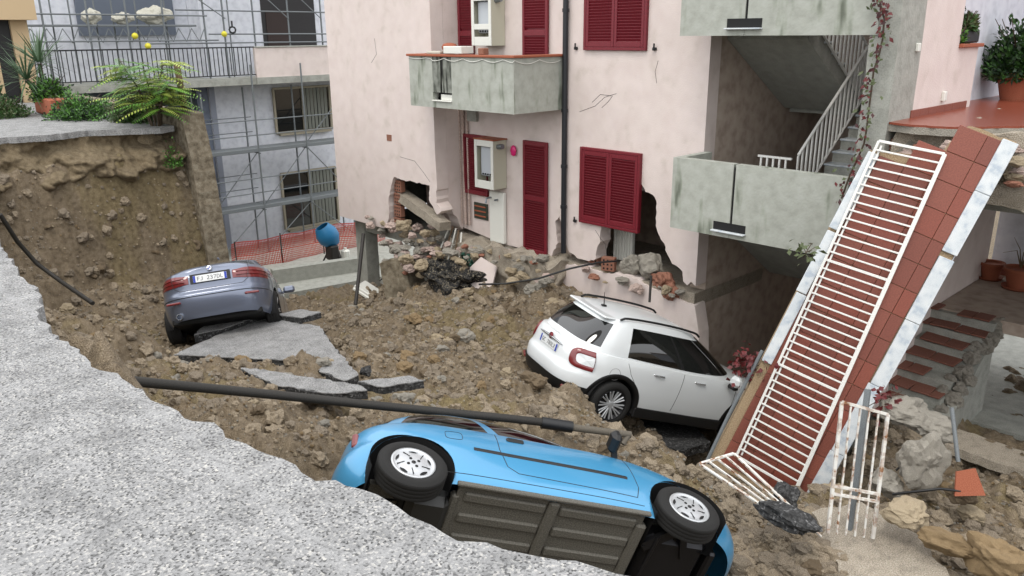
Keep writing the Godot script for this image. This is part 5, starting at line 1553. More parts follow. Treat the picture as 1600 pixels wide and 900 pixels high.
	while placed < 250:
		var x := rng.randf_range(-15, .2); var z := rng.randf_range(-10.6, -2.6)
		if x < -7.3 and z < -10.2: continue
		if absf(x + 3.9) < 1.9 and absf(z + 4.2) < 1.6: continue
		if Vector2(x + 6.7, z + 9.3).length() < 2.0 or Vector2(x + 13.2, z + 5.8).length() < 2.0: continue
		if z > -3.4 and x > -9: continue
		var s := rng.randf_range(.10, .34) * (.8 if z > -6 else 1.0)
		if rng.randf() > .2: s *= .62
		var k: String = ["stone", "stone_dark", "stone_dark", "stone_ochre", "stone_grey"][rng.randi() % 5]
		solo("earth_clod" if k != "stone_grey" else "stone", rocks[rng.randi() % 6], M[k], "%s lump lying loose on the churned brown earth" % ("pale" if k == "stone" else kind_words[k]), "rock", Transform3D(Basis.from_euler(Vector3(rng.randf() * 6, rng.randf() * 6, 0)).scaled(Vector3(s * 1.2, s * .8, s)), Vector3(x, height(x, z) + s * .12, z)), "%s lumps on the churned earth" % ("pale" if k == "stone" else kind_words[k]))
		placed += 1
	# crumbled earth and gravel: too small to count
	for kind in 5:
		var mm := MultiMesh.new()
		mm.transform_format = MultiMesh.TRANSFORM_3D
		mm.mesh = small_rocks[kind % 3] if kind < 3 else rocks[8 + kind - 3]
		mm.instance_count = 9000 if kind < 3 else 4200
		var q := 0
		while q < mm.instance_count:
			var x := rng.randf_range(-16, 1.5); var z := rng.randf_range(-11, -1.9)
			if q % 4 == 0:                                   # pale gravel gathers near the blue car and the gate
				x = -2.75 + rng.randfn() * .75; z = -6.6 + rng.randfn() * .75
			var s := .018 + .03 * pow(rng.randf(), 3.0)
			if kind > 2:
				if z > -2.6 or (absf(x + 3.9) < 1.8 and absf(z + 4.2) < 1.5): z = rng.randf_range(-10.8, -5.8)
				s = .04 + .17 * pow(rng.randf(), 3.5)
			mm.set_instance_transform(q, Transform3D(Basis.from_euler(Vector3(rng.randf() * 6, rng.randf() * 6, 0)).scaled(Vector3(s * 1.3, s, s)), Vector3(x, height(x, z) + s * (.2 if kind < 3 else .0), z)))
			q += 1
		var o := MultiMeshInstance3D.new()
		o.name = numbered("gravel")
		o.multimesh = mm
		o.material_override = [M.stone, M.stone_grey, M.stone_ochre, M.soil_lump, M.soil_lump2][kind]
		add_child(o)
		tag(o, ["pale gravel strewn over the earth", "grey gravel strewn over the earth", "ochre crumbs strewn over the earth", "brown crumbled earth over the heap", "lighter crumbled earth over the heap"][kind], "gravel" if kind < 3 else "earth", "", "stuff")
	# stones showing in the face of the bank
	for q in 46:
		var z := rng.randf_range(-6.1, -2.6); var y := rng.randf_range(-2.9, -.5)
		var dep := 1.1 * pow(clampf((-y - .2) / 3.2, 0, 1.4), 1.5)
		var s := rng.randf_range(.08, .2) * (1.7 if q % 8 == 0 else 1.0)
		solo("bank_stone", rocks[rng.randi() % 6], M[["stone", "stone_dark", "stone_ochre"][q % 3]], "stone stuck in the face of the earth bank", "rock", Transform3D(Basis.from_euler(Vector3(rng.randf() * 6, rng.randf() * 6, 0)).scaled(Vector3(s, s, s * 1.3)), Vector3(-16.25 + dep + .02, y, z)), "stones in the earth bank")

var small_rocks := []
func make_rocks():
	for q in 6: rocks.append(stone_mesh(100 + q * 7, 3, .17))
	rocks.append(stone_mesh(200, 2, .2)); rocks.append(stone_mesh(201, 3, .16)); rocks.append(stone_mesh(210, 2, .22)); rocks.append(stone_mesh(220, 2, .22))
	M.soil_lump = grainy(noise(2, .08), [[0.2, Color(.36, .32, .265)], [.5, Color(.475, .43, .37)], [.9, Color(.61, .57, .51)]], .5, .95, null, [], 1, 1.2)
	M.soil_lump2 = grainy(noise(2, .08), [[0.2, Color(.42, .37, .30)], [.5, Color(.535, .485, .41)], [.9, Color(.68, .63, .56)]], .5, .95, null, [], 1, 1.2)
	for q in 3: small_rocks.append(stone_mesh(300 + q, 0, .3))
	M.white_sack = plain(Color(.72, .71, .66), .8)
	M.cream = plain(Color(.72, .71, .64), .5)
	M.pink_chip = M.pink_raw.duplicate()
	M.pink_chip.uv1_world_triplanar = false; M.pink_chip.uv2_world_triplanar = false
	M.pipe_grey = grainy(noise(2, .08), [[0.1, Color(.25, .23, .2)], [1.0, Color(.46, .43, .38)]], .4, .8)
	M.bitumen = grainy(noise(3, .1, FastNoiseLite.TYPE_CELLULAR, 1, FastNoiseLite.RETURN_CELL_VALUE), [[0.0, g(.07)], [.86, g(.09)], [.9, Color(.5, .46, .38)], [1.0, Color(.62, .58, .5)]], .9, .8, null, [], 1, .6)
	M.weathered = grainy(noise(1, .02, FastNoiseLite.TYPE_SIMPLEX_SMOOTH, 5), [[0.1, Color(.36, .32, .26)], [.5, Color(.49, .45, .38)], [1.0, Color(.60, .57, .50)]], 1.6, .95, noise(2, .08), [[.1, g(.75)], [.6, g(1.0)]], .8, .8)

# ---------------------------------------------------------------- cars: x forward, y up, z right, origin on the ground between the axles
func tab(a: Array, t: float) -> float:
	if t <= a[0][0]: return a[0][1]
	for q in a.size() - 1:
		if t <= a[q + 1][0]:
			var f: float = (t - a[q][0]) / (a[q + 1][0] - a[q][0])
			var m0: float = (a[q + 1][1] - a[max(q - 1, 0)][1]) / (a[q + 1][0] - a[max(q - 1, 0)][0])
			var m1: float = (a[min(q + 2, a.size() - 1)][1] - a[q][1]) / (a[min(q + 2, a.size() - 1)][0] - a[q][0])
			return hermite(a[q][1], a[q + 1][1], m0, m1, f, a[q + 1][0] - a[q][0])
	return a[a.size() - 1][1]

func hermite(p0: float, p1: float, m0: float, m1: float, t: float, h: float) -> float:
	var t2 := t * t; var t3 := t2 * t
	return (2 * t3 - 3 * t2 + 1) * p0 + (t3 - 2 * t2 + t) * m0 * h + (3 * t2 - 2 * t3) * p1 + (t3 - t2) * m1 * h

func contour(nr: float, nf: float, cnt: int) -> PackedVector2Array:      # rounded oblong, evenly spaced, from the tail's middle by the right side round
	var raw := PackedVector2Array()
	for q in 1441:
		var a := PI + TAU * q / 1440.0
		var n := nf if cos(a) > 0 else nr
		raw.append(Vector2(signf(cos(a)) * pow(absf(cos(a)), 2.0 / n) * 2.4, -signf(sin(a)) * pow(absf(sin(a)), 2.0 / n)))
	var ln := 0.0
	for q in 1440: ln += raw[q].distance_to(raw[q + 1])
	var out := PackedVector2Array()
	var acc := 0.0; var nxt := 0.0
	for q in 1440:
		var d := raw[q].distance_to(raw[q + 1])
		while nxt <= acc + d and out.size() < cnt:
			var p := raw[q].lerp(raw[q + 1], (nxt - acc) / max(d, 1e-9))
			out.append(Vector2(p.x / 2.4, p.y))
			nxt += ln / cnt
		acc += d
	return out

func side_z(d: Dictionary, x: float, y: float) -> float:                  # half width of the body at a place on its flank
	var xn := absf(x / (tab(d.front, y) if x > 0 else -tab(d.rear, y)))
	var n: float = d.nf if x > 0 else d.nr
	return tab(d.width, y) * pow(maxf(0, 1.0 - pow(minf(xn, 1), n)), 1.0 / n)

func car_shell(t: Node3D, d: Dictionary, paint: Material):
	var cnt := 260
	var ct := contour(d.nr, d.nf, cnt)
	var nv := 30
	var rows := []
	var inside := []
	for v in nv:
		var row := PackedVector3Array()
		var ins := PackedByteArray()
		for u in cnt:
			var f := v / float(nv - 1)
			var xa: float = ct[u].x
			var xg: float = xa * (d.front[3][1] if xa > 0 else -d.rear[3][1])
			var y := lerpf(tab(d.bottom, xg), tab(d.belt, xg), f)
			var x: float = xa * (tab(d.front, y) if xa > 0 else -tab(d.rear, y))
			row.append(Vector3(x, y, ct[u].y * tab(d.width, y)))
			var hit := 0
			for w in d.axles:
				if absf(ct[u].y) > .5 and Vector2(x - w, y - d.arch_y).length() < d.arch_r: hit = 1
			ins.append(hit)
		rows.append(row); inside.append(ins)
	var keep := PackedByteArray()
	keep.resize(nv * cnt); keep.fill(1)
	for v in nv - 1:
		for u in cnt:
			var u2 := (u + 1) % cnt
			if inside[v][u] + inside[v + 1][u] + inside[v][u2] + inside[v + 1][u2] == 4: keep[v * cnt + u] = 0
	for v in nv:                                                             # open the wheel arches on a clean circle
		for u in cnt:
			if inside[v][u] == 0: continue
			var rim := false
			for e in [[0, 1], [0, -1], [1, 0], [-1, 0], [1, 1], [-1, -1], [1, -1], [-1, 1]]:
				var vv: int = clampi(v + e[0], 0, nv - 1); var uu: int = (u + e[1] + cnt) % cnt
				if inside[vv][uu] == 0: rim = true
			if rim:
				var p: Vector3 = rows[v][u]
				for w in d.axles:
					var q := Vector2(p.x - w, p.y - d.arch_y)
					if q.length() < d.arch_r:
						q = q.normalized() * d.arch_r
						rows[v][u] = Vector3(w + q.x, d.arch_y + q.y, p.z)
	var b := MB.new()
	b.grid(rows, true, keep)
	# bonnet, boot and shoulder
	var deck := []
	for s in 13:
		var row := PackedVector3Array()
		var f := s / 12.0
		for u in cnt / 2 + 1:
			var p: Vector3 = rows[nv - 1][u]
			var z := lerpf(p.z, -p.z, f)
			var edge := 1.0 - pow(absf(1.0 - 2 * f), 3.0)
			row.append(Vector3(p.x, p.y + edge * tab(d.crown, p.x), z))
		deck.append(row)
	b.grid(deck)
	part("body", b, paint, t)
	# cabin
	var cb := contour(d.gnr, d.gnf, cnt)
	var wins := {}
	var pil := MB.new()
	var nl := 14
	var gl := []
	for v in nl:
		var row := PackedVector3Array()
		var f := v / float(nl - 1)
		for u in cnt:
			var xa := cb[u].x
			var xb: float = lerpf(d.cab_base[0], d.cab_base[1], (xa + 1) * .5)
			var xt: float = lerpf(d.cab_top[0], d.cab_top[1], (xa + 1) * .5)
			var yb: float = tab(d.belt, xb) - .01 + tab(d.crown, xb) * (1 - pow(absf(cb[u].y), 2.0)) * .9
			var yt: float = tab(d.roof, xt)
			var bow := .035 * sin(PI * f)
			row.append(Vector3(lerpf(xb, xt, f) + bow * xa, lerpf(yb, yt, f), cb[u].y * (lerpf(d.cab_w[0], d.cab_w[1], f) + bow)))
		gl.append(row)
	var masks := {"body": PackedByteArray()}
	masks.body.resize(nl * cnt); masks.body.fill(1)
	for wn in d.windows:
		var mk := PackedByteArray()
		mk.resize(nl * cnt); mk.fill(0)
		for v in nl - 1:
			for u in cnt:
				var f := (v + .5) / (nl - 1)
				var xm: float = (gl[0][u].x + gl[0][(u + 1) % cnt].x) * .5
				var cz := cb[u].y; var cx := cb[u].x
				var yes := false
				match wn.at:
					"rear": yes = cx < -.8 and absf(cz) < .86 and f > wn.lo and f < wn.hi
					"front": yes = cx > .8 and absf(cz) < .86 and f > wn.lo and f < wn.hi
					"right": yes = cz > .6 and xm > wn.x0 and xm < wn.x1 and f > wn.lo and f < wn.hi
					"left": yes = cz < -.6 and xm > wn.x0 and xm < wn.x1 and f > wn.lo and f < wn.hi
				if yes:
					mk[v * cnt + u] = 1; masks.body[v * cnt + u] = 0
		var g2 := MB.new()
		g2.grid(gl, true, mk)
		part("pillar_trim" if wn.has("trim") else "window_pane", g2, M.car_trim if wn.has("trim") else M.car_glass, t)
	pil.grid(gl, true, masks.body)
	var rf := []
	for s in 13:
		var row := PackedVector3Array()
		for u in cnt / 2 + 1:
			var p: Vector3 = gl[nl - 1][u]
			var f := s / 12.0
			row.append(Vector3(p.x, p.y + .045 * (1.0 - pow(absf(1 - 2 * f), 2.6)) * (1 - pow(absf(cb[u].x), 4.0)), lerpf(p.z, -p.z, f)))
		rf.append(row)
	pil.grid(rf)
	part("cabin", pil, paint, t)
	# wheel wells and floor
	for w in d.axles:
		for sg in [1.0, -1.0]:
			var ww := MB.new()
			var zo: float = sg * (tab(d.width, d.arch_y + .2) - .03)
			var zi: float = sg * (tab(d.width, d.arch_y + .2) - .42)
			var r0 := PackedVector3Array(); var r1 := PackedVector3Array(); var r2 := PackedVector3Array()
			for q in 33:
				var a := lerpf(-.35, PI + .35, q / 32.0)
				var e := Vector3(w + cos(a) * (d.arch_r + .004), d.arch_y + sin(a) * (d.arch_r + .004), 0)
				r0.append(e + Vector3(0, 0, zo)); r1.append(e + Vector3(0, 0, zi)); r2.append(Vector3(w, d.arch_y, zi))
			ww.grid([r0, r1, r2])
			part("wheel_well", ww, M.car_black, t)
	

func flank_line(t: Node3D, d: Dictionary, pts: Array, w: float, m: Material, called: String, proud := .003):    # thin strip following the flank
	var b := MB.new()
	var path := []
	for q in pts.size() - 1:
		var a: Vector2 = pts[q]; var e: Vector2 = pts[q + 1]
		var k := maxi(2, int(a.distance_to(e) / .05))
		for s in k:
			var p := a.lerp(e, s / float(k))
			path.append(Vector3(p.x, p.y, side_z(d, p.x, p.y) + proud - w * .5))
	var l: Vector2 = pts[pts.size() - 1]
	path.append(Vector3(l.x, l.y, side_z(d, l.x, l.y) + proud - w * .5))
	b.tube(path, w * .5, 6)
	part(called, b, m, t)

func wheel_node(t: Node3D, at: Vector3, right: bool, r: float, w: float, rim_r: float, style: String) -> Node3D:
	var n := Node3D.new()
	n.name = "wheel"
	t.add_child(n, true)
	# local: axle along y, +y outward
	var bs := Basis(Vector3(1, 0, 0), Vector3(0, 0, 1), Vector3(0, -1, 0)) if right else Basis(Vector3(1, 0, 0), Vector3(0, 0, -1), Vector3(0, 1, 0))
	n.transform = Transform3D(bs, at)
	var tb := MB.new()
	var h := w * .5
	var prof := [Vector2(rim_r - .01, -h * .8), Vector2(rim_r + .02, -h), Vector2(r - .035, -h), Vector2(r - .008, -h * .82)]
	for q in 4:
		var y := lerpf(-h * .6, h * .6, q / 3.0)
		prof.append_array([Vector2(r, y - .016), Vector2(r, y + .012), Vector2(r - .008, y + .016), Vector2(r - .008, y + .02)])
	prof.append_array([Vector2(r - .008, h * .82), Vector2(r - .035, h), Vector2(rim_r + .045, h + .004), Vector2(rim_r + .02, h), Vector2(rim_r, h * .85), Vector2(rim_r - .012, h * .3)])
	tb.lathe(prof, 56, Transform3D())
	part("tyre", tb, M.tyre, n)
	var rb := MB.new()
	if style == "cover":
		rb.lathe([Vector2(rim_r, h * .80), Vector2(rim_r + .004, h * .98), Vector2(rim_r - .014, h * 1.0), Vector2(rim_r - .03, h * .84), Vector2(rim_r * .6, h * .96), Vector2(rim_r * .25, h * 1.0), Vector2(.0, h * 1.0)], 48, Transform3D())
		part("wheel_cover", rb, M.silver, n)
		for q in 5:
			var db := MB.new()
			var a := TAU * q / 5 + .3
			for s in 6:                                   # a long slot near the rim between each pair of spokes
				var a1 := a - .26 + .52 * s / 6.0; var a2 := a1 + .52 / 6.0
				var w0 := .014 * sin(PI * (s + .0) / 6.0) + .004; var w1 := .014 * sin(PI * (s + 1.0) / 6.0) + .004
				var rr := rim_r - .036
				var yy := h * .9
				db.quad(Vector3(cos(a1) * (rr - w0), yy + .007, -sin(a1) * (rr - w0)), Vector3(cos(a1) * (rr + w0 * .3), yy - .001, -sin(a1) * (rr + w0 * .3)), Vector3(cos(a2) * (rr + w1 * .3), yy - .001, -sin(a2) * (rr + w1 * .3)), Vector3(cos(a2) * (rr - w1), yy + .007, -sin(a2) * (rr - w1)))
			part("slot", db, M.car_black, n)
			var b2 := a + .63                               # a swept groove on each spoke
			db = MB.new()
			db.beam(Vector3(cos(b2 - .2) * rim_r * .42, h * 1.0, -sin(b2 - .2) * rim_r * .42), Vector3(cos(b2) * rim_r * .78, h * .945, -sin(b2) * rim_r * .78), .006, .006)
			part("spoke_groove", db, M.car_trim, n)
		for q in 4:
			var db := MB.new()
			var a := TAU * q / 4 + .5
			db.lathe([Vector2(.013, h * .9), Vector2(.013, h * 1.0 + .003), Vector2(0, h * 1.0 + .003)], 12, T(Vector3(cos(a) * rim_r * .27, 0, -sin(a) * rim_r * .27)))
			part("bolt", db, M.car_black, n)
		var db := MB.new()
		db.lathe([Vector2(.018, h * .9), Vector2(.018, h + .004), Vector2(0, h + .005)], 14, Transform3D())
		part("hub_badge", db, M.car_trim, n)
	else:
		rb.lathe([Vector2(rim_r, h * .85), Vector2(rim_r - .008, h * .95), Vector2(rim_r - .02, h * .8), Vector2(rim_r - .03, h * .3), Vector2(.06, h * .25), Vector2(0, h * .25)], 48, Transform3D())
		part("rim", rb, M.car_dark_metal, n)
		var sp := MB.new()
		for q in (10 if style == "twin" else 5):
			var k := 10 if style == "twin" else 5
			for e in [-1.0, 1.0]:
				var a: float = TAU * q / k + e * .12
				var p1 := Vector3(cos(a + e * -.05) * .05, h * .62, -sin(a + e * -.05) * .05)
				var p2 := Vector3(cos(a) * (rim_r - .012), h * .82, -sin(a) * (rim_r - .012))
				sp.beam(p1, p2, .02 if style == "twin" else .026, .03, Vector3.UP, .005)
		sp.lathe([Vector2(.075, h * .3), Vector2(.07, h * .7), Vector2(.03, h * .76), Vector2(0, h * .76)], 20, Transform3D())
		part("spokes", sp, M.silver, n)
	return n

func text_part(parent: Node, s: String, height: float, depth: float, m: Material, at: Transform3D, called := "lettering"):
	var tm := TextMesh.new()
	var fnt := SystemFont.new()
	fnt.font_names = PackedStringArray(["Droid Sans Mono", "Droid Sans"])
	tm.font = fnt
	tm.text = s
	tm.font_size = 64
	tm.pixel_size = height / 64.0
	tm.depth = depth
	tm.curve_step = 2.0
	tm.material = m
	var o := MeshInstance3D.new()
	o.name = called
	o.mesh = tm
	o.transform = at
	parent.add_child(o, true)

func number_plate(t: Node3D, txt: String, at: Transform3D):            # at: x right along the plate, y up, z outward
	var n := Node3D.new()
	n.name = "number_plate"
	t.add_child(n, true)
	n.transform = at
	var b := MB.new()
	b.cbox(Vector3.ZERO, Vector3(.52, .112, .012), .004)
	part("plate", b, M.plate_white, n)
	for s in [-1, 1]:
		b = MB.new()
		b.box(Vector3(s * .24, 0, .0035), Vector3(.036, .108, .008))
		part("blue_band", b, M.plate_blue, n)
	text_part(n, txt, .085, .002, M.plate_ink, T(Vector3(0, 0, .0075)))

const TAIL := Basis(Vector3(0, 0, 1), Vector3(0, 1, 0), Vector3(-1, 0, 0))     # plate axes for the tail of a car: x to the car's right

func car_materials():
	M.car_glass = plain(Color(.03, .04, .042), .04)
	M.car_glass.metallic_specular = .8
	M.car_black = plain(Color(.022, .022, .024), .75)
	M.car_trim = plain(Color(.05, .05, .055), .5)
	M.car_dark_metal = plain(Color(.16, .16, .17), .4, .6)
	M.tyre = grainy(noise(2, .08), [[0.1, Color(.055, .054, .052)], [.6, Color(.085, .083, .08)], [1.0, Color(.15, .14, .12)]], .5, .85, null, [], 1, 0.0, null, false)
	M.silver = plain(Color(.74, .75, .76), .35, .55)
	M.plate_white = plain(Color(.83, .84, .84), .4)
	M.plate_blue = plain(Color(.06, .20, .62), .4)
	M.plate_ink = plain(Color(.04, .04, .05), .5)
	M.lamp_red = plain(Color(.42, .012, .03), .12)
	M.lamp_red.clearcoat_enabled = true; M.lamp_red.clearcoat = 1.0
	M.lamp_dark = plain(Color(.30, .01, .02), .15)
	M.chrome = plain(Color(.82, .83, .84), .15, .9)
	for q in [["grey_paint", Color(.42, .45, .52), .5], ["white_paint", Color(.83, .845, .85), 0.0], ["blue_paint", Color(.25, .55, .72), .3]]:
		var m := plain(q[1], .35, q[2])
		m.clearcoat_enabled = true; m.clearcoat = .8; m.clearcoat_roughness = .08
		M[q[0]] = m
	M.under = grainy(noise(2, .06), [[0.1, Color(.25, .24, .22)], [.5, Color(.34, .33, .30)], [1.0, Color(.44, .43, .40)]], .5, .7, null, [], 1, 0.0, null, false)

func pose(f: Vector3, u: Vector3, at: Vector3, s := 1.0) -> Transform3D:
	f = f.normalized()
	var r := f.cross(u).normalized()
	return Transform3D(Basis(f * s, r.cross(f) * s, r * s), at)

func patch(t: Node3D, called: String, m: Material, pts: Array, thick: float, out: Vector3, ch := 0.0):   # small solid with the outline pts, raised along out
	var b := MB.new()
	var n := pts.size()
	var c := Vector3.ZERO
	for p in pts: c += p / n
	var top := []
	for p in pts: top.append(p + out * thick + (c - p) * ch)
	for q in n:
		var q2 := (q + 1) % n
		b.quad(pts[q], pts[q2], top[q2], top[q])
		b.tri(top[q], top[q2], c + out * thick * 1.15)
	return part(called, b, m, t)

func make_cars():
	car_materials()
	# ---- grey saloon, nose down in the hollow
	var d := {
		"nr": 5.0, "nf": 3.6, "axles": [-1.405, 1.405], "arch_y": .32, "arch_r": .375,
		"rear": [[.15, -2.2], [.3, -2.31], [.48, -2.38], [.62, -2.385], [.66, -2.35], [.8, -2.345], [.93, -2.33], [1.05, -2.26]],
		"front": [[.15, 2.05], [.3, 2.2], [.5, 2.25], [.62, 2.24], [.8, 2.15], [1.0, 1.9]],
		"width": [[.15, .80], [.25, .86], [.45, .895], [.66, .905], [.85, .895], [.95, .87], [1.05, .83]],
		"bottom": [[-2.4, .24], [-2.0, .2], [0, .17], [2.3, .2]],
		"belt": [[-2.4, .99], [-1.8, 1.0], [-.5, .97], [1.0, .93], [2.3, .72]],
		"crown": [[-2.35, .02], [-2.2, .09], [-1.6, .1], [0, .06], [1.2, .08], [2.2, .03]],
		"gnr": 3.4, "gnf": 3.4, "cab_base": [-1.85, 1.1], "cab_top": [-.95, .2], "cab_w": [.79, .57], "roof": [[-1, 1.37], [-.3, 1.41], [.3, 1.38]],
		"windows": [{"at": "rear", "lo": .1, "hi": .93}, {"at": "front", "lo": .1, "hi": .93}, {"at": "right", "x0": -1.2, "x1": -.12, "lo": .1, "hi": .88}, {"at": "right", "x0": -.05, "x1": .85, "lo": .1, "hi": .88}, {"at": "left", "x0": -1.2, "x1": -.12, "lo": .1, "hi": .88}, {"at": "left", "x0": -.05, "x1": .85, "lo": .1, "hi": .88}]}
	var t := thing("grey_saloon", "grey saloon car nose down below the earth bank, red tail lights", "car", pose(Vector3(-.751, -.454, -.48), Vector3(-.434, .887, -.16), Vector3(-13.4, -3.74, -6.0), .98))
	car_shell(t, d, M.grey_paint)
	for s in [-1.0, 1.0]:
		for ax in [-1.405, 1.405]: wheel_node(t, Vector3(ax, .32, s * .80), s > 0, .32, .22, .225, "five")
		# two-piece lamps wrapping the corner
		var lp := MB.new()
		var rows := []
		for q in 5:
			var row := PackedVector3Array()
			for c in 12:
				var z := lerpf(.34, .885, c / 11.0)
				var y := lerpf(.765 + .02 * smoothstep(.6, .34, z), .945 - .03 * smoothstep(.6, .34, z), q / 4.0)
				var n := 5.0
				var x := tab(d.rear, y) * pow(maxf(0, 1 - pow(minf(z / tab(d.width, y), .9995), n)), 1 / n) - .016 * sin(PI * q / 4.0) * minf(1, c * .5) - .012
				row.append(Vector3(x, y, z * s))
			rows.append(row)
		lp.grid(rows)
		var lamp := part("tail_lamp", lp, M.lamp_red, t)
		for q in 2:
			var ln := MB.new()
			var path := []
			for c in 10:
				var z := lerpf(.40, .86, c / 9.0); var y := .82 + q * .06
				path.append(Vector3(tab(d.rear, y) * pow(1 - pow(minf(z / tab(d.width, y), .999), 5), .2) - .031, y, z * s))
			ln.tube(path, .005, 5)
			part("lamp_strip", ln, M.lamp_dark, lamp)
		var rf := MB.new()
		rf.cbox(Vector3(-2.36, .50, s * .60), Vector3(.05, .035, .22), .01, Basis(Vector3.UP, s * .14))
		part("reflector", rf, M.lamp_red, t)
	var b := MB.new()
	for q in [.57]:
		var path := []
		for c in 31:
			var z := lerpf(-.86, .86, c / 30.0)
			path.append(Vector3(tab(d.rear, q) * pow(1 - pow(absf(z) / tab(d.width, q), 5), .2) - .004, q, z))
		b.tube(path, .006, 6)
	part("bumper_seam", b, M.car_black, t)
	b = MB.new()
	for s in [-1.0, 1.0]:
		b.tube([Vector3(-2.29, 1.04, s * .58), Vector3(-2.345, .93, s * .60), Vector3(-2.365, .74, s * .57), Vector3(-2.375, .68, s * .48)], .004, 5)
	b.tube([Vector3(-2.375, .68, -.48), Vector3(-2.38, .675, 0), Vector3(-2.375, .68, .48)], .004, 5)
	b.box(Vector3(-2.346, .855, 0), Vector3(.03, .15, .62))
	part("boot_seam", b, M.car_trim, t)
	number_plate(t, "FJ 237DL", Transform3D(TAIL, Vector3(-2.372, .845, 0)))
	b = MB.new()
	b.lathe([Vector2(.041, 0), Vector2(.041, .012), Vector2(.034, .016), Vector2(0, .016)], 24, Transform3D(Basis(Vector3(0, 0, 1), Vector3(-1, 0, 0), Vector3(0, -1, 0)), Vector3(-2.325, 1.005, 0)))
	var em := part("emblem", b, M.chrome, t)
	for q in 4:
		b = MB.new()
		var a0 := PI / 2 * q
		for s in 4: b.tri(Vector3(-2.344, 1.005, 0), Vector3(-2.344, 1.005 + sin(a0 + PI / 8 * (s + 1)) * .028, cos(a0 + PI / 8 * (s + 1)) * .028), Vector3(-2.344, 1.005 + sin(a0 + PI / 8 * s) * .028, cos(a0 + PI / 8 * s) * .028))
		part("quarter", b, M.plate_blue if q % 2 == 0 else M.plate_white, em)
	b = MB.new()
	b.lathe([Vector2(.05, -.12), Vector2(.05, .02), Vector2(.042, .02), Vector2(.04, -.1)], 24, Transform3D(Basis(Vector3(0, 0, 1), Vector3(-1, 0, 0), Vector3(0, -1, 0)), Vector3(-2.30, .29, -.55)))
	part("exhaust_pipe", b, M.chrome, t)
	b = MB.new()
	b.cbox(Vector3(-.2, .24, 0), Vector3(3.9, .1, 1.4), .02)
	b.cbox(Vector3(-1.75, .27, 0), Vector3(.6, .16, 1.0), .04)
	b.cbox(Vector3(-1.405, .30, 0), Vector3(.16, .12, 1.5), .03)
	b.tube([Vector3(-2.2, .3, -.55), Vector3(-1.8, .26, -.5), Vector3(-1.0, .22, 0), Vector3(1, .22, 0)], .035, 8)
	part("underbody", b, M.car_black, t)
	b = MB.new()
	b.cbox(Vector3(.62, 1.0, .99), Vector3(.12, .13, .22), .035)
	b.beam(Vector3(.66, .95, .82), Vector3(.63, .97, .92), .05, .04)
	part("mirror", b, M.grey_paint, t)
	b = MB.new()
	b.cbox(Vector3(.62, 1.0, -.99), Vector3(.12, .13, .22), .035)
	b.beam(Vector3(.66, .95, -.82), Vector3(.63, .97, -.92), .05, .04)
	part("mirror", b, M.grey_paint, t)
	b = MB.new()
	b.cbox(Vector3(-1.15, 1.41, 0), Vector3(.12, .03, .03), .01)
	part("aerial", b, M.grey_paint, t)
	for s in [-1.12, -.08]: flank_line(t, d, [Vector2(s, .93), Vector2(s + .02, .45), Vector2(s + .1, .26)], .008, M.car_trim, "door_seam")

	# ---- white crossover, nose under the stairs
	d = {
		"nr": 4.6, "nf": 3.4, "axles": [-1.285, 1.285], "arch_y": .35, "arch_r": .41,
		"rear": [[.2, -1.93], [.34, -2.03], [.5, -2.10], [.66, -2.11], [.74, -2.07], [.9, -2.05], [1.0, -2.02], [1.08, -1.97]],
		"front": [[.2, 1.98], [.35, 2.1], [.55, 2.15], [.75, 2.12], [.9, 2.03], [1.05, 1.85]],
		"width": [[.2, .82], [.34, .875], [.55, .90], [.75, .90], [.9, .885], [1.0, .86], [1.1, .82]],
		"bottom": [[-2.1, .36], [-1.9, .3], [0, .26], [2.1, .3]],
		"belt": [[-2.1, 1.03], [-1.4, 1.03], [-.2, 1.0], [.9, .98], [2.1, .86]],
		"crown": [[-2.0, .02], [-1.6, .06], [0, .06], [1.0, .10], [1.6, .08], [2.1, .02]],
		"gnr": 4.2, "gnf": 3.4, "cab_base": [-1.96, 1.15], "cab_top": [-1.58, .15], "cab_w": [.815, .60], "roof": [[-1.6, 1.51], [-1.0, 1.555], [-.3, 1.565], [.2, 1.53]],
		"windows": [{"at": "rear", "lo": .14, "hi": .86}, {"at": "front", "lo": .1, "hi": .93}, {"at": "right", "trim": 1, "x0": -.17, "x1": -.1, "lo": .1, "hi": .84}, {"at": "left", "trim": 1, "x0": -.17, "x1": -.1, "lo": .1, "hi": .84}, {"at": "right", "x0": -1.22, "x1": -.17, "lo": .1, "hi": .84}, {"at": "right", "x0": -.1, "x1": .92, "lo": .1, "hi": .84}, {"at": "left", "x0": -1.22, "x1": -.17, "lo": .1, "hi": .84}, {"at": "left", "x0": -.1, "x1": .92, "lo": .1, "hi": .84}]}
	t = thing("white_crossover", "white crossover car sunk with its nose under the concrete stairs", "car", pose(Vector3(.316, -.338, -.887), Vector3(.132, .941, -.312), Vector3(-6.92, -4.06, -9.45), .975))
	car_shell(t, d, M.white_paint)
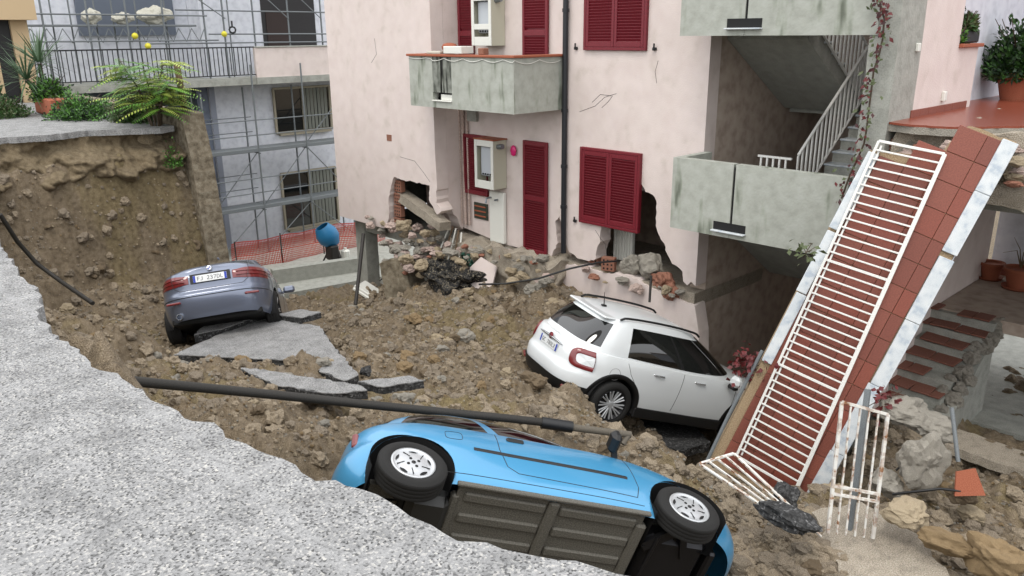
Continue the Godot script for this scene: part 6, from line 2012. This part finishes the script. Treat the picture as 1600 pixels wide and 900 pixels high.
	for s in [-1.0, 1.0]:
		for ax in [-1.285, 1.285]:
			wheel_node(t, Vector3(ax, .345, s * .80), s > 0, .345, .225, .235, "twin")
			var r0 := PackedVector3Array(); var r1 := PackedVector3Array(); var r2 := PackedVector3Array(); var r3 := PackedVector3Array()
			for q in 41:
				var a := lerpf(-.22, PI + .22, q / 40.0)
				var dir := Vector3(cos(a), sin(a), 0)
				var c := Vector3(ax, .35, 0)
				var pz := func(rr: float, o: float) -> Vector3:
					var p: Vector3 = c + dir * rr
					return Vector3(p.x, p.y, s * (side_z(d, p.x, maxf(p.y, .3)) + o))
				r0.append(pz.call(.395, -.05)); r1.append(pz.call(.398, .012)); r2.append(pz.call(.462, .010)); r3.append(pz.call(.468, -.01))
			var ar := MB.new()
			ar.grid([r0, r1, r2, r3])
			part("arch_cladding", ar, M.car_trim, t)
		var sl := MB.new()
		sl.cbox(Vector3(0, .29, s * .865), Vector3(1.72, .17, .06), .02)
		part("sill_cladding", sl, M.car_trim, t)
		# squarish ring lamp with a white middle
		var ring := MB.new()
		var rr := [PackedVector3Array(), PackedVector3Array(), PackedVector3Array(), PackedVector3Array()]
		for q in 41:
			var a := TAU * q / 40.0
			var cu := signf(cos(a)) * pow(absf(cos(a)), .55); var cv := signf(sin(a)) * pow(absf(sin(a)), .6)
			for k in 4:
				var sc: float = [1.0, .93, .62, .5][k]
				var y := .885 + cv * .14 * sc
				var z := .735 + cu * .19 * sc - cv * .02
				z = minf(z, side_z(d, -1.72, y))
				var x := minf(-1.72, tab(d.rear, y) * pow(maxf(0, 1 - pow(z / tab(d.width, y), 4.6)), 1 / 4.6))
				rr[k].append(Vector3(x - [.0, .03, .035, .012][k] * (1.0 - .6 * maxf(0, cu)), y, s * (z + [.0, .03, .035, .012][k] * maxf(0, cu))))
		ring.grid(rr)
		var lamp := part("tail_lamp", ring, M.lamp_red, t)
		var mid := MB.new()
		for q in 40: mid.tri(rr[3][q] + Vector3(-.006, 0, 0), rr[3][q + 1] + Vector3(-.006, 0, 0), Vector3(tab(d.rear, .885) * pow(1 - pow(.735 / .887, 4.6), 1 / 4.6) - .016, .885, s * .735))
		part("lamp_middle", mid, M.white_paint, lamp)
		# roof rails
		var rl := MB.new()
		var path := []
		for q in 25:
			var f := q / 24.0
			var x := lerpf(-1.4, .1, f)
			path.append(Vector3(x, tab(d.roof, x) + .035 * sin(PI * clampf(f * 8, 0, .5)) * sin(PI * clampf((1 - f) * 8, 0, .5)) + .005, s * .585))
		rl.tube(path, .017, 8)
		part("roof_rail", rl, M.car_trim, t)
		var mr := MB.new()
		mr.cbox(Vector3(.74, 1.07, s * 1.0), Vector3(.14, .17, .2), .05)
		var mi := part("mirror", mr, M.white_paint, t)
		mr = MB.new()
		mr.cbox(Vector3(.76, .965, s * .96), Vector3(.12, .07, .16), .025)
		part("mirror_foot", mr, M.car_trim, mi)
		for x in [-.62, .18]:
			var dh := MB.new()
			var zz: float = s * (side_z(d, x, .9) + .022)
			dh.tube([Vector3(x - .1, .905, zz - s * .03), Vector3(x - .08, .905, zz), Vector3(x + .08, .905, zz), Vector3(x + .1, .905, zz - s * .03)], .012, 8)
			part("door_handle", dh, M.chrome, t)
	for ln in [[Vector2(-.15, .99), Vector2(-.17, .7), Vector2(-.2, .40)], [Vector2(-1.2, .99), Vector2(-1.12, .84), Vector2(-.9, .6), Vector2(-.84, .42)], [Vector2(.95, .97), Vector2(.93, .6), Vector2(.85, .38)]]:
		flank_line(t, d, ln, .009, M.car_trim, "door_seam")
	var cap_path := []
	for q in 25: cap_path.append(Vector2(-1.38 + cos(TAU * q / 24.0) * .085, .80 + sin(TAU * q / 24.0) * .085))
	flank_line(t, d, cap_path, .006, plain(Color(.5, .5, .5), .6), "fuel_flap")
	# tail: spoiler, chrome bar, plate, badge, black lower bumper, red reflectors
	b = MB.new()
	b.cbox(Vector3(-1.545, 1.512, 0), Vector3(.2, .035, 1.08), .015, Basis(Vector3(0, 0, 1), .03))
	part("spoiler", b, M.white_paint, t)
	b = MB.new()
	var cp := []
	for q in 13:
		var z := lerpf(-.36, .36, q / 12.0)
		cp.append(Vector3(-2.062 + .04 * z * z, .95 - .06 * z * z, z))
	b.tube(cp, [.004, .012, .016, .018, .02, .022, .024, .022, .02, .018, .016, .012, .004], 8)
	part("chrome_bar", b, M.chrome, t)
	b = MB.new()
	b.lathe([Vector2(.05, 0), Vector2(.05, .014), Vector2(.04, .02), Vector2(0, .022)], 24, Transform3D(Basis(Vector3(0, 0, 1), Vector3(-1, 0, 0), Vector3(0, -1, 0)), Vector3(-2.062, .965, 0)))
	part("badge", b, plain(Color(.42, .10, .13), .25, .4), t)
	number_plate(t, "GC 780LX", Transform3D(TAIL, Vector3(-2.068, .855, 0)))
	b = MB.new()
	for lev in 2:
		var rows := []
		for q in 6:
			var row := PackedVector3Array()
			var y: float = lerpf(.30, .50, q / 5.0)
			for c in 41:
				var z := lerpf(-.885, .885, c / 40.0)
				var wv := tab(d.width, y) + .004
				row.append(Vector3(tab(d.rear, y) * pow(maxf(0, 1 - pow(absf(z) / .892, 4.6)), 1 / 4.6) - .022, y, z))
			rows.append(row)
		if lev == 0: b.grid(rows)
	part("lower_bumper", b, M.car_trim, t)
	for s in [-1.0, 1.0]:
		b = MB.new()
		b.cbox(Vector3(-1.975, .42, s * .70), Vector3(.05, .05, .24), .012, Basis(Vector3.UP, s * .35))
		part("reflector", b, M.lamp_red, t)
	b = MB.new()
	b.tube([Vector3(-1.35, 1.585, 0), Vector3(-1.42, 1.78, 0)], [.009, .004], 6)
	b.cbox(Vector3(-1.35, 1.58, 0), Vector3(.09, .03, .05), .01)
	part("aerial", b, M.car_trim, t)
	b = MB.new()
	b.cbox(Vector3(0, .33, 0), Vector3(3.8, .12, 1.5), .03)
	part("underbody", b, M.car_black, t)
	b = MB.new()                                         # what shows through the glass
	for s in [-.37, .37]:
		b.cbox(Vector3(.0, 1.05, s), Vector3(.18, .55, .5), .06, Basis(Vector3(0, 0, 1), .2)); b.cbox(Vector3(-.85, 1.02, s), Vector3(.18, .5, .55), .06, Basis(Vector3(0, 0, 1), .2))
	part("seats", b, M.car_trim, t)

	# ---- blue hatchback on its side, underside to the road
	d = {
		"nr": 4.6, "nf": 3.2, "axles": [-1.22, 1.22], "arch_y": .30, "arch_r": .345,
		"rear": [[.18, -1.66], [.3, -1.74], [.42, -1.78], [.55, -1.78], [.62, -1.75], [.75, -1.73], [.85, -1.71], [.95, -1.66]],
		"front": [[.18, 1.80], [.3, 1.92], [.45, 1.97], [.55, 1.96], [.7, 1.88], [.9, 1.6]],
		"width": [[.16, .71], [.24, .765], [.36, .79], [.5, .805], [.62, .81], [.75, .80], [.86, .775], [.95, .74]],
		"bottom": [[-1.8, .22], [-1.5, .2], [0, .17], [1.9, .2]],
		"belt": [[-1.8, .90], [-1.2, .91], [0, .89], [.9, .87], [1.95, .68]],
		"crown": [[-1.75, .02], [-1.4, .06], [0, .05], [.9, .08], [1.4, .07], [1.9, .02]],
		"gnr": 4.0, "gnf": 3.4, "cab_base": [-1.66, .95], "cab_top": [-1.2, .05], "cab_w": [.74, .54], "roof": [[-1.3, 1.36], [-.5, 1.41], [.1, 1.38]],
		"windows": [{"at": "rear", "lo": .14, "hi": .88}, {"at": "front", "lo": .1, "hi": .93}, {"at": "right", "x0": -1.3, "x1": -.5, "lo": .1, "hi": .84}, {"at": "right", "x0": -.4, "x1": .75, "lo": .1, "hi": .84}, {"at": "left", "x0": -1.3, "x1": -.5, "lo": .1, "hi": .84}, {"at": "left", "x0": -.4, "x1": .75, "lo": .1, "hi": .84}]}
	t = thing("blue_hatchback", "light blue hatchback lying on its side with its underside to the road", "car", pose(Vector3(.529, -.291, -.797), Vector3(-.797, .152, -.585), Vector3(-3.96, -2.70, -4.04)))
	car_shell(t, d, M.blue_paint)
	for s in [-1.0, 1.0]:
		for ax in [-1.22, 1.22]: wheel_node(t, Vector3(ax, .285, s * (.70 if ax < 0 else .715)), s > 0, .285, .175, .178, "cover")
	flank_line(t, d, [Vector2(-.70, .57), Vector2(-.4, .56), Vector2(.70, .545)], .05, M.car_trim, "side_moulding", .012)
	flank_line(t, d, [Vector2(-.47, .88), Vector2(-.47, .62), Vector2(-.42, .42), Vector2(-.33, .36), Vector2(.75, .33), Vector2(.79, .45), Vector2(.76, .86)], .008, M.car_trim, "door_seam")
	flank_line(t, d, [Vector2(-1.45, .255), Vector2(-.8, .27), Vector2(.8, .255)], .006, M.car_trim, "sill_seam")
	cap_path = []
	for q in 25: cap_path.append(Vector2(-.86 + signf(cos(TAU * q / 24.0)) * pow(absf(cos(TAU * q / 24.0)), .5) * .075, .73 + signf(sin(TAU * q / 24.0)) * pow(absf(sin(TAU * q / 24.0)), .5) * .06))
	flank_line(t, d, cap_path, .005, M.car_trim, "fuel_flap")
	b = MB.new()
	b.cbox(Vector3(-.30, .80, side_z(d, -.3, .8) + .006), Vector3(.16, .05, .03), .012)
	part("door_handle", b, M.car_trim, t)
	b = MB.new()
	b.cbox(Vector3(.66, .95, .88), Vector3(.1, .14, .2), .035)
	b.beam(Vector3(.7, .9, .74), Vector3(.67, .93, .82), .05, .05)
	part("mirror", b, M.car_trim, t)
	b = MB.new()
	b.cbox(Vector3(-1.645, .72, .555), Vector3(.06, .18, .08), .02)
	part("tail_lamp", b, M.lamp_red, t)
	# underside: ribbed floor, members, tank, axle, exhaust, engine
	b = MB.new()
	b.span(Vector3(-.82, .21, -.70), Vector3(.82, .25, .70))
	b.span(Vector3(-1.5, .30, -.5), Vector3(-.82, .36, .5))
	b.span(Vector3(.82, .38, -.45), Vector3(1.62, .44, .45))
	var fp := part("floor_pan", b, M.under, t)
	for px in [[-.76, -.06], [.06, .76]]:
		for q in 6:
			var rb := MB.new()
			var z := .60 - q * .215
			rb.cbox(Vector3((px[0] + px[1]) / 2, .205, z), Vector3(px[1] - px[0], .035, .09), .014)
			part("floor_rib", rb, M.under, fp)
	b = MB.new()
	b.cbox(Vector3(0, .20, 0), Vector3(.10, .05, 1.38), .02)
	b.cbox(Vector3(.0, .19, .73), Vector3(1.7, .05, .03), .008)
	b.cbox(Vector3(0, .19, -.73), Vector3(1.7, .05, .03), .008)
	b.cbox(Vector3(.82, .22, 0), Vector3(.1, .08, 1.2), .02)
	b.cbox(Vector3(-.82, .24, 0), Vector3(.08, .08, 1.2), .02)
	part("cross_members", b, M.under, t)
	b = MB.new()
	b.cbox(Vector3(-1.02, .26, .24), Vector3(.36, .2, .62), .06)
	part("fuel_tank", b, plain(Color(.17, .17, .165), .5), t)
	b = MB.new()
	b.tube([Vector3(-1.22, .27, -.62), Vector3(-1.22, .27, .62)], .035, 10)
	for s in [-1.0, 1.0]:
		b.beam(Vector3(-1.22, .27, s * .55), Vector3(-.84, .28, s * .5), .07, .06)
		b.tube([Vector3(-1.26, .24, s * .48), Vector3(-1.3, .5, s * .46)], .05, 10)
	b.cbox(Vector3(-1.5, .3, -.1), Vector3(.4, .16, .6), .06)
	part("rear_axle", b, M.car_black, t)
	b = MB.new()
	b.tube([Vector3(1.1, .2, -.15), Vector3(.7, .17, -.1), Vector3(-.7, .17, -.1), Vector3(-.95, .2, -.3), Vector3(-1.3, .22, -.45)], .028, 8)
	b.tube([Vector3(-.45, .17, -.1), Vector3(.05, .17, -.1)], .065, 12)
	part("exhaust", b, M.car_dark_metal, t)
	b = MB.new()
	b.cbox(Vector3(1.25, .33, .1), Vector3(.6, .22, .75), .06)
	b.cbox(Vector3(1.2, .3, -.4), Vector3(.4, .24, .35), .06)
	for s in [-1.0, 1.0]:
		b.beam(Vector3(.92, .22, s * .36), Vector3(1.22, .22, s * .62), .09, .04)
		b.beam(Vector3(1.34, .22, s * .30), Vector3(1.22, .22, s * .62), .06, .04)
		b.tube([Vector3(1.22, .26, s * .2), Vector3(1.22, .27, s * .66)], .022, 8)
	b.tube([Vector3(.98, .2, -.5), Vector3(1.02, .2, .5)], .018, 8)
	b.cbox(Vector3(1.6, .3, 0), Vector3(.08, .2, .8), .02)
	part("engine_and_arms", b, M.car_dark_metal, t)

func _ready():
	rng.seed = 7
	environment()
	make_materials()
	make_rocks()
	make_terrain()
	make_road()
	make_house()
	make_left_house()
	make_cars()
	make_plants()
	make_walkway()
	make_steps()
	make_loose()
